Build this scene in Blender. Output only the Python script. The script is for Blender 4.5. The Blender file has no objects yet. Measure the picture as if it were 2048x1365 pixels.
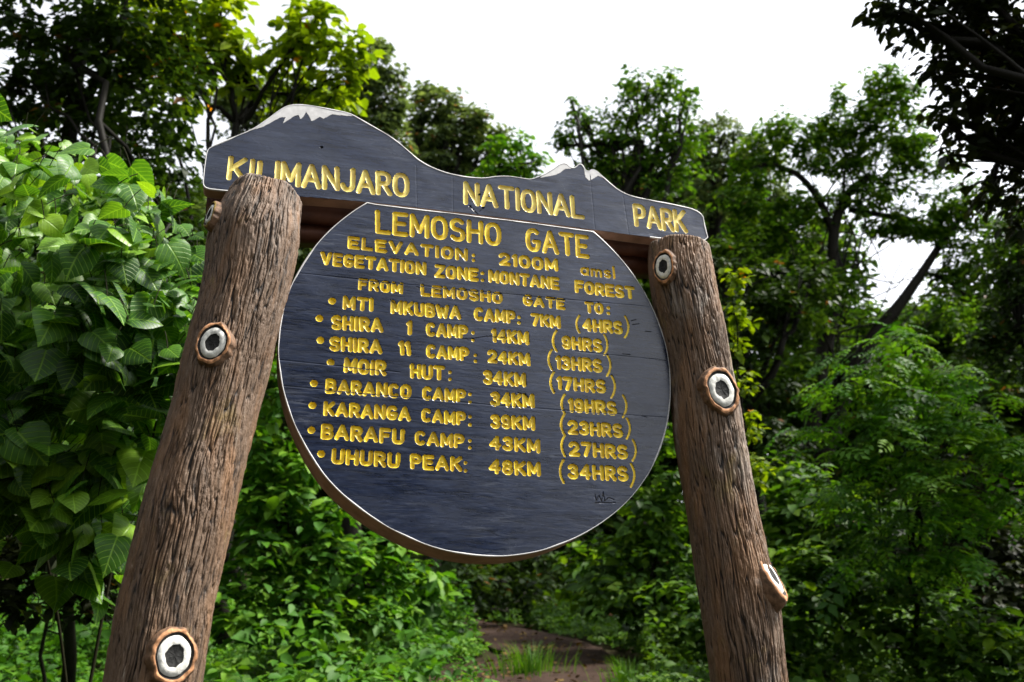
import bpy, math, random
import numpy as np
from mathutils import Vector

rng = np.random.default_rng(7)
random.seed(7)
SC = bpy.context.scene
COL = SC.collection

# ------------------------------------------------------------------ camera
F = 1800.0                       # focal length in pixels of the 2048 px wide photograph
PITCH = math.radians(18.0)
CAM = np.array([0.0, 0.0, 1.5])
cam_d = bpy.data.cameras.new('camera')
cam_d.sensor_width = 36.0
cam_d.lens = F / 2048 * 36
cam_d.clip_start = 0.05
cam_d.clip_end = 2000
cam_d.dof.use_dof = True
cam_d.dof.focus_distance = 2.78
cam_d.dof.aperture_fstop = 3.6
cam = bpy.data.objects.new('camera', cam_d)
COL.objects.link(cam)
cam.location = CAM
cam.rotation_euler = (math.pi / 2 + PITCH, 0, 0)
SC.camera = cam

# ------------------------------------------------------------------ light
SUN_EL, SUN_AZ = math.radians(57), math.radians(82)      # azimuth clockwise from +Y
world = bpy.data.worlds.new('World')
SC.world = world
world.use_nodes = True
wn = world.node_tree
wn.nodes.clear()
w_out = wn.nodes.new('ShaderNodeOutputWorld')
w_bg = wn.nodes.new('ShaderNodeBackground')
w_sky = wn.nodes.new('ShaderNodeTexSky')
w_sky.sky_type = 'NISHITA'
w_sky.sun_disc = False
w_sky.sun_elevation = SUN_EL
w_sky.sun_rotation = SUN_AZ
w_sky.altitude = 2100
w_sky.dust_density = 2.0
w_hs = wn.nodes.new('ShaderNodeHueSaturation')            # high cloud: the blue is washed out
w_hs.inputs['Saturation'].default_value = 0.16
w_hs.inputs['Value'].default_value = 1.6
wn.links.new(w_sky.outputs[0], w_hs.inputs['Color'])
wn.links.new(w_hs.outputs[0], w_bg.inputs[0])
w_bg.inputs[1].default_value = 0.13
wn.links.new(w_bg.outputs[0], w_out.inputs[0])
sun_d = bpy.data.lights.new('sun', 'SUN')
sun_d.energy = 4.2
sun_d.angle = math.radians(12)
sun_d.color = (1.0, 0.95, 0.88)
sun = bpy.data.objects.new('sun', sun_d)
COL.objects.link(sun)
_sd = Vector((math.sin(SUN_AZ) * math.cos(SUN_EL), math.cos(SUN_AZ) * math.cos(SUN_EL), math.sin(SUN_EL)))
sun.rotation_euler = _sd.to_track_quat('Z', 'Y').to_euler()
sun.location = (0, 0, 30)
SC.view_settings.view_transform = 'Standard'
SC.view_settings.look = 'None'
SC.view_settings.gamma = 1.0
SC.view_settings.exposure = 1.25
SC.cycles.max_bounces = 6
SC.cycles.transparent_max_bounces = 4

# ------------------------------------------------------------------ projection helpers
FWD = np.array([0, math.cos(PITCH), math.sin(PITCH)])
UPV = np.array([0, -math.sin(PITCH), math.cos(PITCH)])
RGT = np.array([1.0, 0, 0])

def ray(x, y):
    return RGT * ((x - 1024) / F) + FWD + UPV * ((682.5 - y) / F)

def at(x, y, d):
    return CAM + ray(x, y) * d

# ------------------------------------------------------------------ object helpers
def tag(o, label=None, cat=None, group=None, kind=None):
    if label: o['label'] = label
    if cat: o['category'] = cat
    if group: o['group'] = group
    if kind: o['kind'] = kind
    return o

def empty(name, loc, label=None, cat=None, group=None):
    o = bpy.data.objects.new(name, None)
    COL.objects.link(o)
    o.location = [float(c) for c in loc]
    o.empty_display_size = 0.2
    return tag(o, label, cat, group)

def mesh_obj(name, verts, faces, mats, parent=None, base=None, mat_idx=None, smooth=False, attrs=None):
    """verts (N,3) array in world space; faces: (M,k) array or list of such arrays / lists."""
    V = np.asarray(verts, dtype=np.float64)
    if base is not None:
        V = V - np.asarray(base)
    if isinstance(faces, np.ndarray):
        faces = [faces]
    me = bpy.data.meshes.new(name)
    loops, starts, totals = [], [], []
    pos = 0
    for fa in faces:
        fa = np.asarray(fa)
        if fa.size == 0: continue
        if fa.ndim == 1: fa = fa[None, :]
        m, k = fa.shape
        loops.append(fa.reshape(-1))
        starts.append(pos + np.arange(m) * k)
        totals.append(np.full(m, k))
        pos += m * k
    loops = np.concatenate(loops).astype(np.int32)
    starts = np.concatenate(starts).astype(np.int32)
    totals = np.concatenate(totals).astype(np.int32)
    me.vertices.add(len(V)); me.vertices.foreach_set('co', V.astype(np.float32).ravel())
    me.loops.add(len(loops)); me.loops.foreach_set('vertex_index', loops)
    me.polygons.add(len(starts))
    me.polygons.foreach_set('loop_start', starts)
    me.polygons.foreach_set('loop_total', totals)
    if mat_idx is not None:
        me.polygons.foreach_set('material_index', np.asarray(mat_idx, dtype=np.int32))
    if smooth is True:
        me.polygons.foreach_set('use_smooth', np.ones(len(starts), dtype=bool))
    elif smooth is not False:
        me.polygons.foreach_set('use_smooth', np.asarray(smooth, dtype=bool))
    me.update(calc_edges=True)
    if attrs:
        for k, a in attrs.items():
            at_ = me.attributes.new(k, 'FLOAT', 'POINT')
            at_.data.foreach_set('value', np.asarray(a, dtype=np.float32))
    if not isinstance(mats, (list, tuple)): mats = [mats]
    for m in mats: me.materials.append(m)
    o = bpy.data.objects.new(name, me)
    COL.objects.link(o)
    if parent is not None: o.parent = parent
    return o

class MB:
    """collects pieces into one mesh"""
    def __init__(s): s.v = []; s.f = {}; s.n = 0
    def add(s, v, f, m=0):
        v = np.asarray(v, float)
        f = np.asarray(f)
        s.v.append(v); s.f.setdefault((f.shape[1], m), []).append(f + s.n); s.n += len(v)
    def build(s, name, mats, parent=None, base=None, smooth=True):
        fs, mi = [], []
        for (k, m), l in s.f.items():
            a = np.concatenate(l); fs.append(a); mi += [m] * len(a)
        return mesh_obj(name, np.concatenate(s.v), fs, mats, parent, base, mi, smooth)

def norm(v):
    v = np.asarray(v, float)
    return v / np.maximum(np.linalg.norm(v, axis=-1, keepdims=True), 1e-9)

def noise(p, seed=0):
    """value noise on (N,d) points, range about -1..1"""
    p = np.asarray(p, float); d = p.shape[1]
    i0 = np.floor(p).astype(np.int64); fr = p - i0
    fr = fr * fr * (3 - 2 * fr)
    out = np.zeros(len(p))
    primes = [374761393, 668265263, 2147483647 % 1274126177]
    for c in range(2 ** d):
        w = np.ones(len(p)); h = np.full(len(p), seed * 144665 + 1013, dtype=np.int64)
        for k in range(d):
            b = (c >> k) & 1
            w = w * (fr[:, k] if b else 1 - fr[:, k])
            h = h + (i0[:, k] + b) * primes[k]
        h = (h ^ (h >> 13)) * 1274126177
        h = h & 0x7fffffff
        h = ((h ^ (h >> 16)) * 73244475) & 0x7fffffff
        h = h ^ (h >> 15)
        out += w * ((h & 0xffffff) / float(0xffffff) * 2 - 1)
    return out

def tube(pts, radii, n=10, cap=True):
    """returns verts, quads for a tapering tube along a polyline"""
    P = np.asarray(pts, float); R = np.asarray(radii, float)
    T = norm(np.gradient(P, axis=0))
    ref = np.array([0.3, 0.2, 1.0]) if abs(T[0][2]) < 0.8 else np.array([1.0, 0.1, 0])
    V = []
    x = norm(np.cross(T[0], ref))
    a = np.linspace(0, 2 * math.pi, n, endpoint=False)
    for p, t, r in zip(P, T, R):
        x = norm(x - t * np.dot(x, t)); y = np.cross(t, x)
        V.append(p + r * (np.cos(a)[:, None] * x + np.sin(a)[:, None] * y))
    V = np.concatenate(V)
    m = len(P)
    i = np.arange(m - 1)[:, None] * n; j = np.arange(n)[None, :]; j2 = (j + 1) % n
    Q = np.stack([i + j, i + j2, i + n + j2, i + n + j], -1).reshape(-1, 4)
    return V, Q

def bezier(p0, p1, p2, n):
    t = np.linspace(0, 1, n)[:, None]
    return (1 - t) ** 2 * np.asarray(p0) + 2 * t * (1 - t) * np.asarray(p1) + t * t * np.asarray(p2)

# ------------------------------------------------------------------ materials
def new_mat(name):
    m = bpy.data.materials.new(name); m.use_nodes = True
    nt = m.node_tree
    b = nt.nodes['Principled BSDF']
    return m, nt, b

def N(nt, t, **kw):
    n = nt.nodes.new(t)
    for k, v in kw.items():
        if k in n.inputs.keys() if hasattr(n.inputs, 'keys') else False:
            n.inputs[k].default_value = v
        else:
            setattr(n, k, v)
    return n

def ramp(nt, fac, stops):
    r = nt.nodes.new('ShaderNodeValToRGB')
    el = r.color_ramp.elements
    while len(el) < len(stops): el.new(0.5)
    for e, (p, c) in zip(el, stops):
        e.position = p; e.color = (*c, 1) if len(c) == 3 else c
    nt.links.new(fac, r.inputs[0])
    return r.outputs[0]

def mixc(nt, fac, a, b, mode='MIX'):
    n = nt.nodes.new('ShaderNodeMix'); n.data_type = 'RGBA'; n.blend_type = mode
    for sock, val in ((n.inputs[0], fac), (n.inputs[6], a), (n.inputs[7], b)):
        if isinstance(val, (int, float)): sock.default_value = val
        elif isinstance(val, tuple): sock.default_value = (*val, 1)
        else: nt.links.new(val, sock)
    return n.outputs[2]

def math_n(nt, op, a, b=None):
    n = nt.nodes.new('ShaderNodeMath'); n.operation = op
    for s, v in ((n.inputs[0], a), (n.inputs[1], b)):
        if v is None: continue
        if isinstance(v, (int, float)): s.default_value = v
        else: nt.links.new(v, s)
    return n.outputs[0]

def coords(nt, scale=(1, 1, 1), rot=(0, 0, 0)):
    tc = nt.nodes.new('ShaderNodeTexCoord'); mp = nt.nodes.new('ShaderNodeMapping')
    mp.inputs['Scale'].default_value = scale; mp.inputs['Rotation'].default_value = rot
    nt.links.new(tc.outputs['Object'], mp.inputs[0])
    return mp.outputs[0]

def tex_noise(nt, vec, scale, detail=4, rough=0.55, dist=0.0):
    n = nt.nodes.new('ShaderNodeTexNoise')
    n.inputs['Scale'].default_value = scale; n.inputs['Detail'].default_value = detail
    n.inputs['Roughness'].default_value = rough; n.inputs['Distortion'].default_value = dist
    nt.links.new(vec, n.inputs['Vector'])
    return n.outputs['Fac']

def bump(nt, bsdf, h, strength, dist):
    b = nt.nodes.new('ShaderNodeBump')
    b.inputs['Strength'].default_value = strength; b.inputs['Distance'].default_value = dist
    nt.links.new(h, b.inputs['Height'])
    nt.links.new(b.outputs[0], bsdf.inputs['Normal'])

BOARD_YAW = math.atan2(.27, .956)

def mat_board(name, fade, streak):
    m, nt, b = new_mat(name)
    grain = coords(nt, (1.0, 10, 20), (0, 0, -BOARD_YAW))     # streaks along the planks
    grain2 = coords(nt, (3, 40, 70), (0, 0, -BOARD_YAW))
    g1 = tex_noise(nt, grain, 3.0, 6, 0.62, 0.6)
    g2 = tex_noise(nt, grain2, 1.6, 5, 0.65, 0.3)
    bl = tex_noise(nt, coords(nt, (1, 1, 2.2), (0, 0, -BOARD_YAW)), 4.5, 6, 0.66, 0.6)
    c1 = ramp(nt, g1, [(0.36, (0.002, 0.004, 0.014)), (0.5, (0.006, 0.012, 0.036)), (0.66, (0.018, 0.028, 0.062))])
    c2 = ramp(nt, g2, [(0.40, (0.002, 0.004, 0.010)), (0.54, (0.008, 0.015, 0.042)), (0.70, (0.036, 0.050, 0.096))])
    c = mixc(nt, 0.42, c1, c2)
    worn = ramp(nt, bl, [(0.44, (0, 0, 0)), (0.62, (1, 1, 1))])
    c = mixc(nt, math_n(nt, 'MULTIPLY', worn, fade), c, (0.050, 0.062, 0.098))
    sn = tex_noise(nt, coords(nt, (2.2, 9, 34), (0, 0, -BOARD_YAW)), 2.6, 7, 0.72, 0.8)
    sm = tex_noise(nt, coords(nt, (1.4, 1.4, 2.4)), 2.3, 3, 0.5)
    st = math_n(nt, 'MULTIPLY', ramp(nt, sn, [(0.52, (0, 0, 0)), (0.70, (1, 1, 1))]), ramp(nt, sm, [(0.40, (0, 0, 0)), (0.62, (1, 1, 1))]))
    c = mixc(nt, math_n(nt, 'MULTIPLY', st, streak), c, (0.150, 0.168, 0.215))
    dk = ramp(nt, tex_noise(nt, coords(nt, (3, 7, 16), (0, 0, -BOARD_YAW)), 3.1, 6, 0.7, 1.2), [(0.60, (0, 0, 0)), (0.72, (1, 1, 1))])
    c = mixc(nt, math_n(nt, 'MULTIPLY', dk, 0.7), c, (0.003, 0.004, 0.008))
    nt.links.new(c, b.inputs['Base Color'])
    rg = math_n(nt, 'MULTIPLY_ADD', bl, 0.34)
    nt.nodes[-1].inputs[2].default_value = 0.07
    nt.links.new(rg, b.inputs['Roughness'])
    b.inputs['Specular IOR Level'].default_value = 0.55
    bump(nt, b, math_n(nt, 'ADD', g1, math_n(nt, 'MULTIPLY', g2, 0.4)), 0.28, 0.003)
    return m

def mat_simple(name, col, rough=0.6, var=0.25, scale=20, spec=0.4, bmp=0.2):
    m, nt, b = new_mat(name)
    f = tex_noise(nt, coords(nt), scale, 5, 0.6)
    c = ramp(nt, f, [(0.3, tuple(x * (1 - var) for x in col)), (0.7, tuple(min(1, x * (1 + var)) for x in col))])
    nt.links.new(c, b.inputs['Base Color'])
    b.inputs['Roughness'].default_value = rough
    b.inputs['Specular IOR Level'].default_value = spec
    bump(nt, b, f, bmp, 0.003)
    return m

def mat_bark(name, dark, mid, light, orange, axis_rot=(0, 0, 0), sc=1.0, extra=True, spec=0.4):
    m, nt, b = new_mat(name)
    v = coords(nt, (1 * sc, 1 * sc, 0.09 * sc), axis_rot)
    v2 = coords(nt, (1 * sc, 1 * sc, 0.22 * sc), axis_rot)
    a = tex_noise(nt, v, 55, 7, 0.68, 0.5)
    p = tex_noise(nt, v2, 11, 4, 0.6, 0.4)
    gr = tex_noise(nt, coords(nt), 130 * sc, 4, 0.6)
    c = ramp(nt, a, [(0.34, dark), (0.47, mid), (0.62, mid), (0.74, light)])
    if extra:
        oc = ramp(nt, p, [(0.47, (0, 0, 0)), (0.62, (1, 1, 1))])
        c = mixc(nt, math_n(nt, 'MULTIPLY', oc, 0.42), c, orange)
        li = tex_noise(nt, coords(nt, (1, 1, .5)), 7.5, 6, 0.7, 0.6)
        c = mixc(nt, math_n(nt, 'MULTIPLY', ramp(nt, li, [(0.57, (0, 0, 0)), (0.68, (1, 1, 1))]), 0.5), c, (0.24, 0.17, 0.045))
        gl = tex_noise(nt, coords(nt, (1, 1, .35)), 4.3, 5, 0.65, 0.4)
        c = mixc(nt, math_n(nt, 'MULTIPLY', ramp(nt, gl, [(0.58, (0, 0, 0)), (0.66, (1, 1, 1))]), 0.45), c, (0.36, 0.33, 0.29))
        c = mixc(nt, math_n(nt, 'MULTIPLY', ramp(nt, gl, [(0.30, (1, 1, 1)), (0.40, (0, 0, 0))]), 0.4), c, (0.060, 0.034, 0.020))
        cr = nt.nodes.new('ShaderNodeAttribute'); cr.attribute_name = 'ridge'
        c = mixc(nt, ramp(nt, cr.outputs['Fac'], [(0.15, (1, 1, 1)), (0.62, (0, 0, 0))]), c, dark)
    nt.links.new(c, b.inputs['Base Color'])
    b.inputs['Roughness'].default_value = 0.62
    b.inputs['Specular IOR Level'].default_value = spec
    bump(nt, b, math_n(nt, 'ADD', a, math_n(nt, 'MULTIPLY', gr, 0.45)), 0.7, 0.006)
    return m

def mat_leaf(name, c_dark, c_mid, c_light, odd=None, odd_at=0.97, rough=0.55, trans=0.32, veins=False, spec=0.22):
    m, nt, b = new_mat(name)
    t = nt.nodes.new('ShaderNodeAttribute'); t.attribute_name = 'tint'
    stops = [(0.0, c_dark), (0.5, c_mid), (0.93, c_light)]
    if odd: stops += [(odd_at, c_light), (min(1, odd_at + .01), odd)]
    c = ramp(nt, t.outputs['Fac'], stops)
    mott = tex_noise(nt, coords(nt), 9 if not veins else 28, 3)
    c = mixc(nt, 0.35, c, ramp(nt, mott, [(0.3, (0.55, 0.55, 0.55)), (0.7, (1.3, 1.3, 1.3))]), 'MULTIPLY')
    if veins:
        lu = nt.nodes.new('ShaderNodeAttribute'); lu.attribute_name = 'lu'
        lv = nt.nodes.new('ShaderNodeAttribute'); lv.attribute_name = 'lv'
        au = math_n(nt, 'ABSOLUTE', lu.outputs['Fac'])
        k = math_n(nt, 'SUBTRACT', math_n(nt, 'MULTIPLY', lv.outputs['Fac'], 1.0), math_n(nt, 'MULTIPLY', au, 0.75))
        s = math_n(nt, 'ABSOLUTE', math_n(nt, 'SUBTRACT', math_n(nt, 'FRACT', math_n(nt, 'MULTIPLY', k, 6.0)), 0.5))
        side = ramp(nt, s, [(0.0, (1, 1, 1)), (0.09, (0, 0, 0))])
        midr = ramp(nt, au, [(0.0, (1, 1, 1)), (0.035, (0, 0, 0))])
        vv = math_n(nt, 'MAXIMUM', side, midr)
        c = mixc(nt, math_n(nt, 'MULTIPLY', vv, 0.45), c, tuple(min(1, x * 2.0 + .02) for x in c_light))
        bump(nt, b, math_n(nt, 'SUBTRACT', mott, vv), 0.35, 0.006)
    nt.links.new(c, b.inputs['Base Color'])
    b.inputs['Roughness'].default_value = rough
    b.inputs['Specular IOR Level'].default_value = spec
    tr = nt.nodes.new('ShaderNodeBsdfTranslucent')
    tc = mixc(nt, 1.0, c, (1.5, 1.45, 0.6), 'MULTIPLY')
    nt.links.new(tc, tr.inputs['Color'])
    mx = nt.nodes.new('ShaderNodeMixShader'); mx.inputs[0].default_value = trans
    nt.links.new(b.outputs[0], mx.inputs[1]); nt.links.new(tr.outputs[0], mx.inputs[2])
    nt.links.new(mx.outputs[0], nt.nodes['Material Output'].inputs[0])
    return m

M_BOARD = mat_board('navy_painted_wood', 0.24, 0.55)
M_HEAD = mat_board('faded_navy_painted_wood', 0.50, 0.75)
M_YEL = mat_simple('yellow_letter_paint', (0.86, 0.57, 0.016), 0.42, 0.30, 30, 0.5, 0.5)
M_YELP = mat_simple('sheen_paled_letter_paint', (0.90, 0.66, 0.16), 0.42, 0.26, 30, 0.5, 0.5)  # paler than the disc letters: sky sheen put into the colour
M_WHITE = mat_simple('white_edge_paint', (0.66, 0.65, 0.64), 0.55, 0.14, 45, 0.4, 0.2)
M_RIM = mat_simple('weathered_board_edge', (0.36, 0.23, 0.17), 0.7, 0.25, 18, 0.3, 0.3)
M_BEAM = mat_simple('brown_beam_wood', (0.085, 0.032, 0.016), 0.6, 0.35, 14, 0.3, 0.3)
M_DARK = mat_simple('dark_scratch', (0.012, 0.013, 0.018), 0.7, 0.3, 60, 0.2, 0.2)
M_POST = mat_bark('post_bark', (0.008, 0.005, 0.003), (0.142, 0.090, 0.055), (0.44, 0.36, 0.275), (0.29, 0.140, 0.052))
M_ORANGE = mat_simple('orange_knot_ring', (0.46, 0.225, 0.105), 0.75, 0.7, 45, 0.3, 1.0)
M_MOSS = mat_simple('mossy_knot_ring', (0.20, 0.14, 0.03), 0.75, 0.45, 40, 0.25, 0.6)
M_FLANK = mat_simple('knot_flank_bark', (0.15, 0.085, 0.048), 0.7, 0.6, 60, 0.3, 1.0)
M_KWHITE = mat_simple('white_knot_face', (0.72, 0.71, 0.65), 0.65, 0.25, 70, 0.3, 0.6)
M_KCORE = mat_simple('dark_knot_core', (0.014, 0.014, 0.013), 0.7, 0.8, 70, 0.25, 0.8)
M_KLINE = mat_simple('black_knot_groove', (0.012, 0.009, 0.007), 0.7, 0.2, 40, 0.3, 0.2)
M_TRUNK = mat_bark('tree_bark', (0.004, 0.0035, 0.003), (0.011, 0.010, 0.007), (0.026, 0.026, 0.017), (0.1, 0.1, 0.1), sc=0.35, extra=False, spec=0.08)

# ------------------------------------------------------------------ terrain
_gy = np.array([-400, 0, 4, 7, 11, 16, 22, 30, 45, 70, 120, 600.])
_gz = np.array([0, 0, 0.05, .38, .96, 1.48, 1.80, 2.6, 5.0, 9.0, 13., 16.])
_yy = np.linspace(-400, 600, 8001)
_zz = np.interp(_yy, _gy, _gz)
_k = np.hanning(17); _k /= _k.sum()
_zz = np.convolve(np.pad(_zz, 8, 'edge'), _k, 'valid')

def gz(x, y):
    x = np.asarray(x, float); y = np.asarray(y, float)
    z = np.interp(y, _yy, _zz)
    bank = np.clip((np.abs(x - 0.4) - 2.5) / 8, 0, 1) ** 2 * 1.0 * np.clip((y - 5) / 8, 0, 1)
    return z + bank

def hit_ground(px, py):
    r = ray(px, py); t = np.linspace(3, 80, 8000)
    P = CAM + t[:, None] * r
    k = np.argmax(P[:, 2] < gz(P[:, 0], P[:, 1]))
    return P[k]

def make_ground():
    xs = np.concatenate([np.linspace(-400, -30, 24), np.linspace(-28, 28, 141), np.linspace(30, 400, 24)])
    ys = np.concatenate([np.linspace(-400, -12, 24), np.linspace(-10, 50, 151), np.linspace(52, 600, 40)])
    X, Y = np.meshgrid(xs, ys)
    Z = gz(X, Y) + 0.03 * noise(np.stack([X.ravel(), Y.ravel()], 1) * 1.3, 3).reshape(X.shape) - 0.03
    V = np.stack([X, Y, Z], -1).reshape(-1, 3)
    nx = len(xs); i = np.arange(len(ys) - 1)[:, None] * nx + np.arange(nx - 1)[None, :]
    Q = np.stack([i, i + 1, i + nx + 1, i + nx], -1).reshape(-1, 4)
    m, nt, b = new_mat('forest_floor')
    f = tex_noise(nt, coords(nt), 1.2, 6, 0.65); g = tex_noise(nt, coords(nt), 22, 5, 0.6)
    c = ramp(nt, f, [(0.35, (0.022, 0.014, 0.010)), (0.55, (0.030, 0.028, 0.012)), (0.7, (0.022, 0.040, 0.010))])
    c = mixc(nt, 0.5, c, ramp(nt, g, [(0.3, (0.5, 0.5, 0.5)), (0.7, (1.4, 1.4, 1.4))]), 'MULTIPLY')
    nt.links.new(c, b.inputs['Base Color']); b.inputs['Roughness'].default_value = 0.95; b.inputs['Specular IOR Level'].default_value = 0.05
    bump(nt, b, g, 0.6, 0.03)
    o = mesh_obj('ground', V, Q, m, smooth=True)
    tag(o, kind='structure')

PATHS = []   # polylines (world xy, half width) used to keep plants off the tracks

def make_path():
    m, nt, b = new_mat('trodden_earth')
    f = tex_noise(nt, coords(nt), 2.2, 6, 0.65); g = tex_noise(nt, coords(nt), 38, 6, 0.65)
    c = ramp(nt, f, [(0.3, (0.028, 0.017, 0.012)), (0.6, (0.052, 0.032, 0.023)), (0.8, (0.076, 0.050, 0.037))])
    c = mixc(nt, 0.6, c, ramp(nt, g, [(0.3, (0.55, 0.55, 0.55)), (0.7, (1.4, 1.4, 1.4))]), 'MULTIPLY')
    nt.links.new(c, b.inputs['Base Color']); b.inputs['Roughness'].default_value = 0.9; b.inputs['Specular IOR Level'].default_value = 0.12
    bump(nt, b, math_n(nt, 'ADD', f, g), 0.7, 0.03)
    def strip(cl, z0):
        cl = np.array([(*hit_ground(a, bb)[:2], w) for a, bb, w in cl])
        s = np.linspace(0, len(cl) - 1, 60)
        k = np.arange(len(cl))
        pts = np.stack([np.interp(s, k, cl[:, q]) for q in range(3)], 1)
        for q in range(3):
            pts[1:-1, q] = np.convolve(np.pad(pts[:, q], 4, 'edge'), np.ones(9) / 9, 'valid')[1:-1]
        PATHS.append(pts)
        T = norm(np.gradient(pts[:, :2], axis=0)); Nn = np.stack([-T[:, 1], T[:, 0]], 1)
        nw = 17
        u = np.linspace(-1, 1, nw)
        jit = 1 + 0.16 * noise(np.stack([s * 1.7, s * 0 + 5], 1), 4)
        P = pts[:, None, :2] + Nn[:, None, :] * (u[None, :, None] * (pts[:, 2] * jit)[:, None, None])
        z = gz(P[..., 0], P[..., 1]) + z0 + 0.02 * noise(P.reshape(-1, 2) * 5, 8).reshape(P.shape[:2]) - 0.03 * (np.abs(u)[None, :] > .95)
        return np.concatenate([P, z[..., None]], -1).reshape(-1, 3), nw
    MBp = MB()
    for k, cl in enumerate(([(1125, 1420, .6), (1130, 1365, .66), (1138, 1335, .7), (1122, 1305, .76), (1050, 1282, .66), (985, 1262, .6), (930, 1248, .62), (860, 1236, .6)],
               [(860, 1385, .55), (930, 1362, .55), (1000, 1340, .5), (1060, 1315, .45), (1085, 1300, .3)])):
        v, nw = strip(cl, 0.035 - 0.008 * k)
        i = np.arange(len(v) // nw - 1)[:, None] * nw + np.arange(nw - 1)[None, :]
        MBp.add(v, np.stack([i, i + 1, i + nw + 1, i + nw], -1).reshape(-1, 4))
    tag(MBp.build('path', m), kind='structure')

def on_path(x, y, extra=0.0):
    r = np.zeros(len(x), bool)
    for p in PATHS:
        for q in p[::2]:
            r |= (x - q[0]) ** 2 + (y - q[1]) ** 2 < (q[2] + extra) ** 2
    return r

make_ground()
make_path()

# ------------------------------------------------------------------ the sign: plane and letters
BN = norm(np.array([.27, -.956, .108]))
BU = norm(np.array([.956, .27, 0]))
BV = np.cross(BN, BU)
BP = at(948, 728, 2.78)

def uv(x, y):
    """where the line of sight of a measured point meets the plane of the boards"""
    r = ray(x, y)
    t = np.dot(BP - CAM, BN) / np.dot(r, BN)
    p = CAM + r * t - BP
    return np.array([np.dot(p, BU), np.dot(p, BV)])

def uvw(u, v, w=0.0):
    u = np.asarray(u, float)[..., None]; v = np.asarray(v, float)[..., None]; w = np.asarray(w, float)
    if w.ndim: w = w[..., None]
    return BP + BU * u + BV * v + BN * w

def depth_at(x, y):
    r = ray(x, y)
    return np.dot(BP - CAM, BN) / np.dot(r, BN)

def arc(cx, cy, rx, ry, a0, a1, n=14, e=2.4):
    a = np.radians(np.linspace(a0, a1, n))
    c, s = np.cos(a), np.sin(a)
    return [(cx + rx * np.sign(x) * abs(x) ** (2 / e), cy + ry * np.sign(y) * abs(y) ** (2 / e)) for x, y in zip(c, s)]

def ring(w, y0=0, y1=1):
    return arc(w / 2, (y0 + y1) / 2, w / 2, (y1 - y0) / 2, 0, 360, 26)

def bowl(w, y0, y1, x0=0.0):
    r = (y1 - y0) / 2
    return [(x0, y1), (w - min(r, .3), y1)] + arc(w - min(r, .3), (y0 + y1) / 2, min(r, .3), r, 90, -90, 9, 2.2) + [(x0, y0)]

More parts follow.
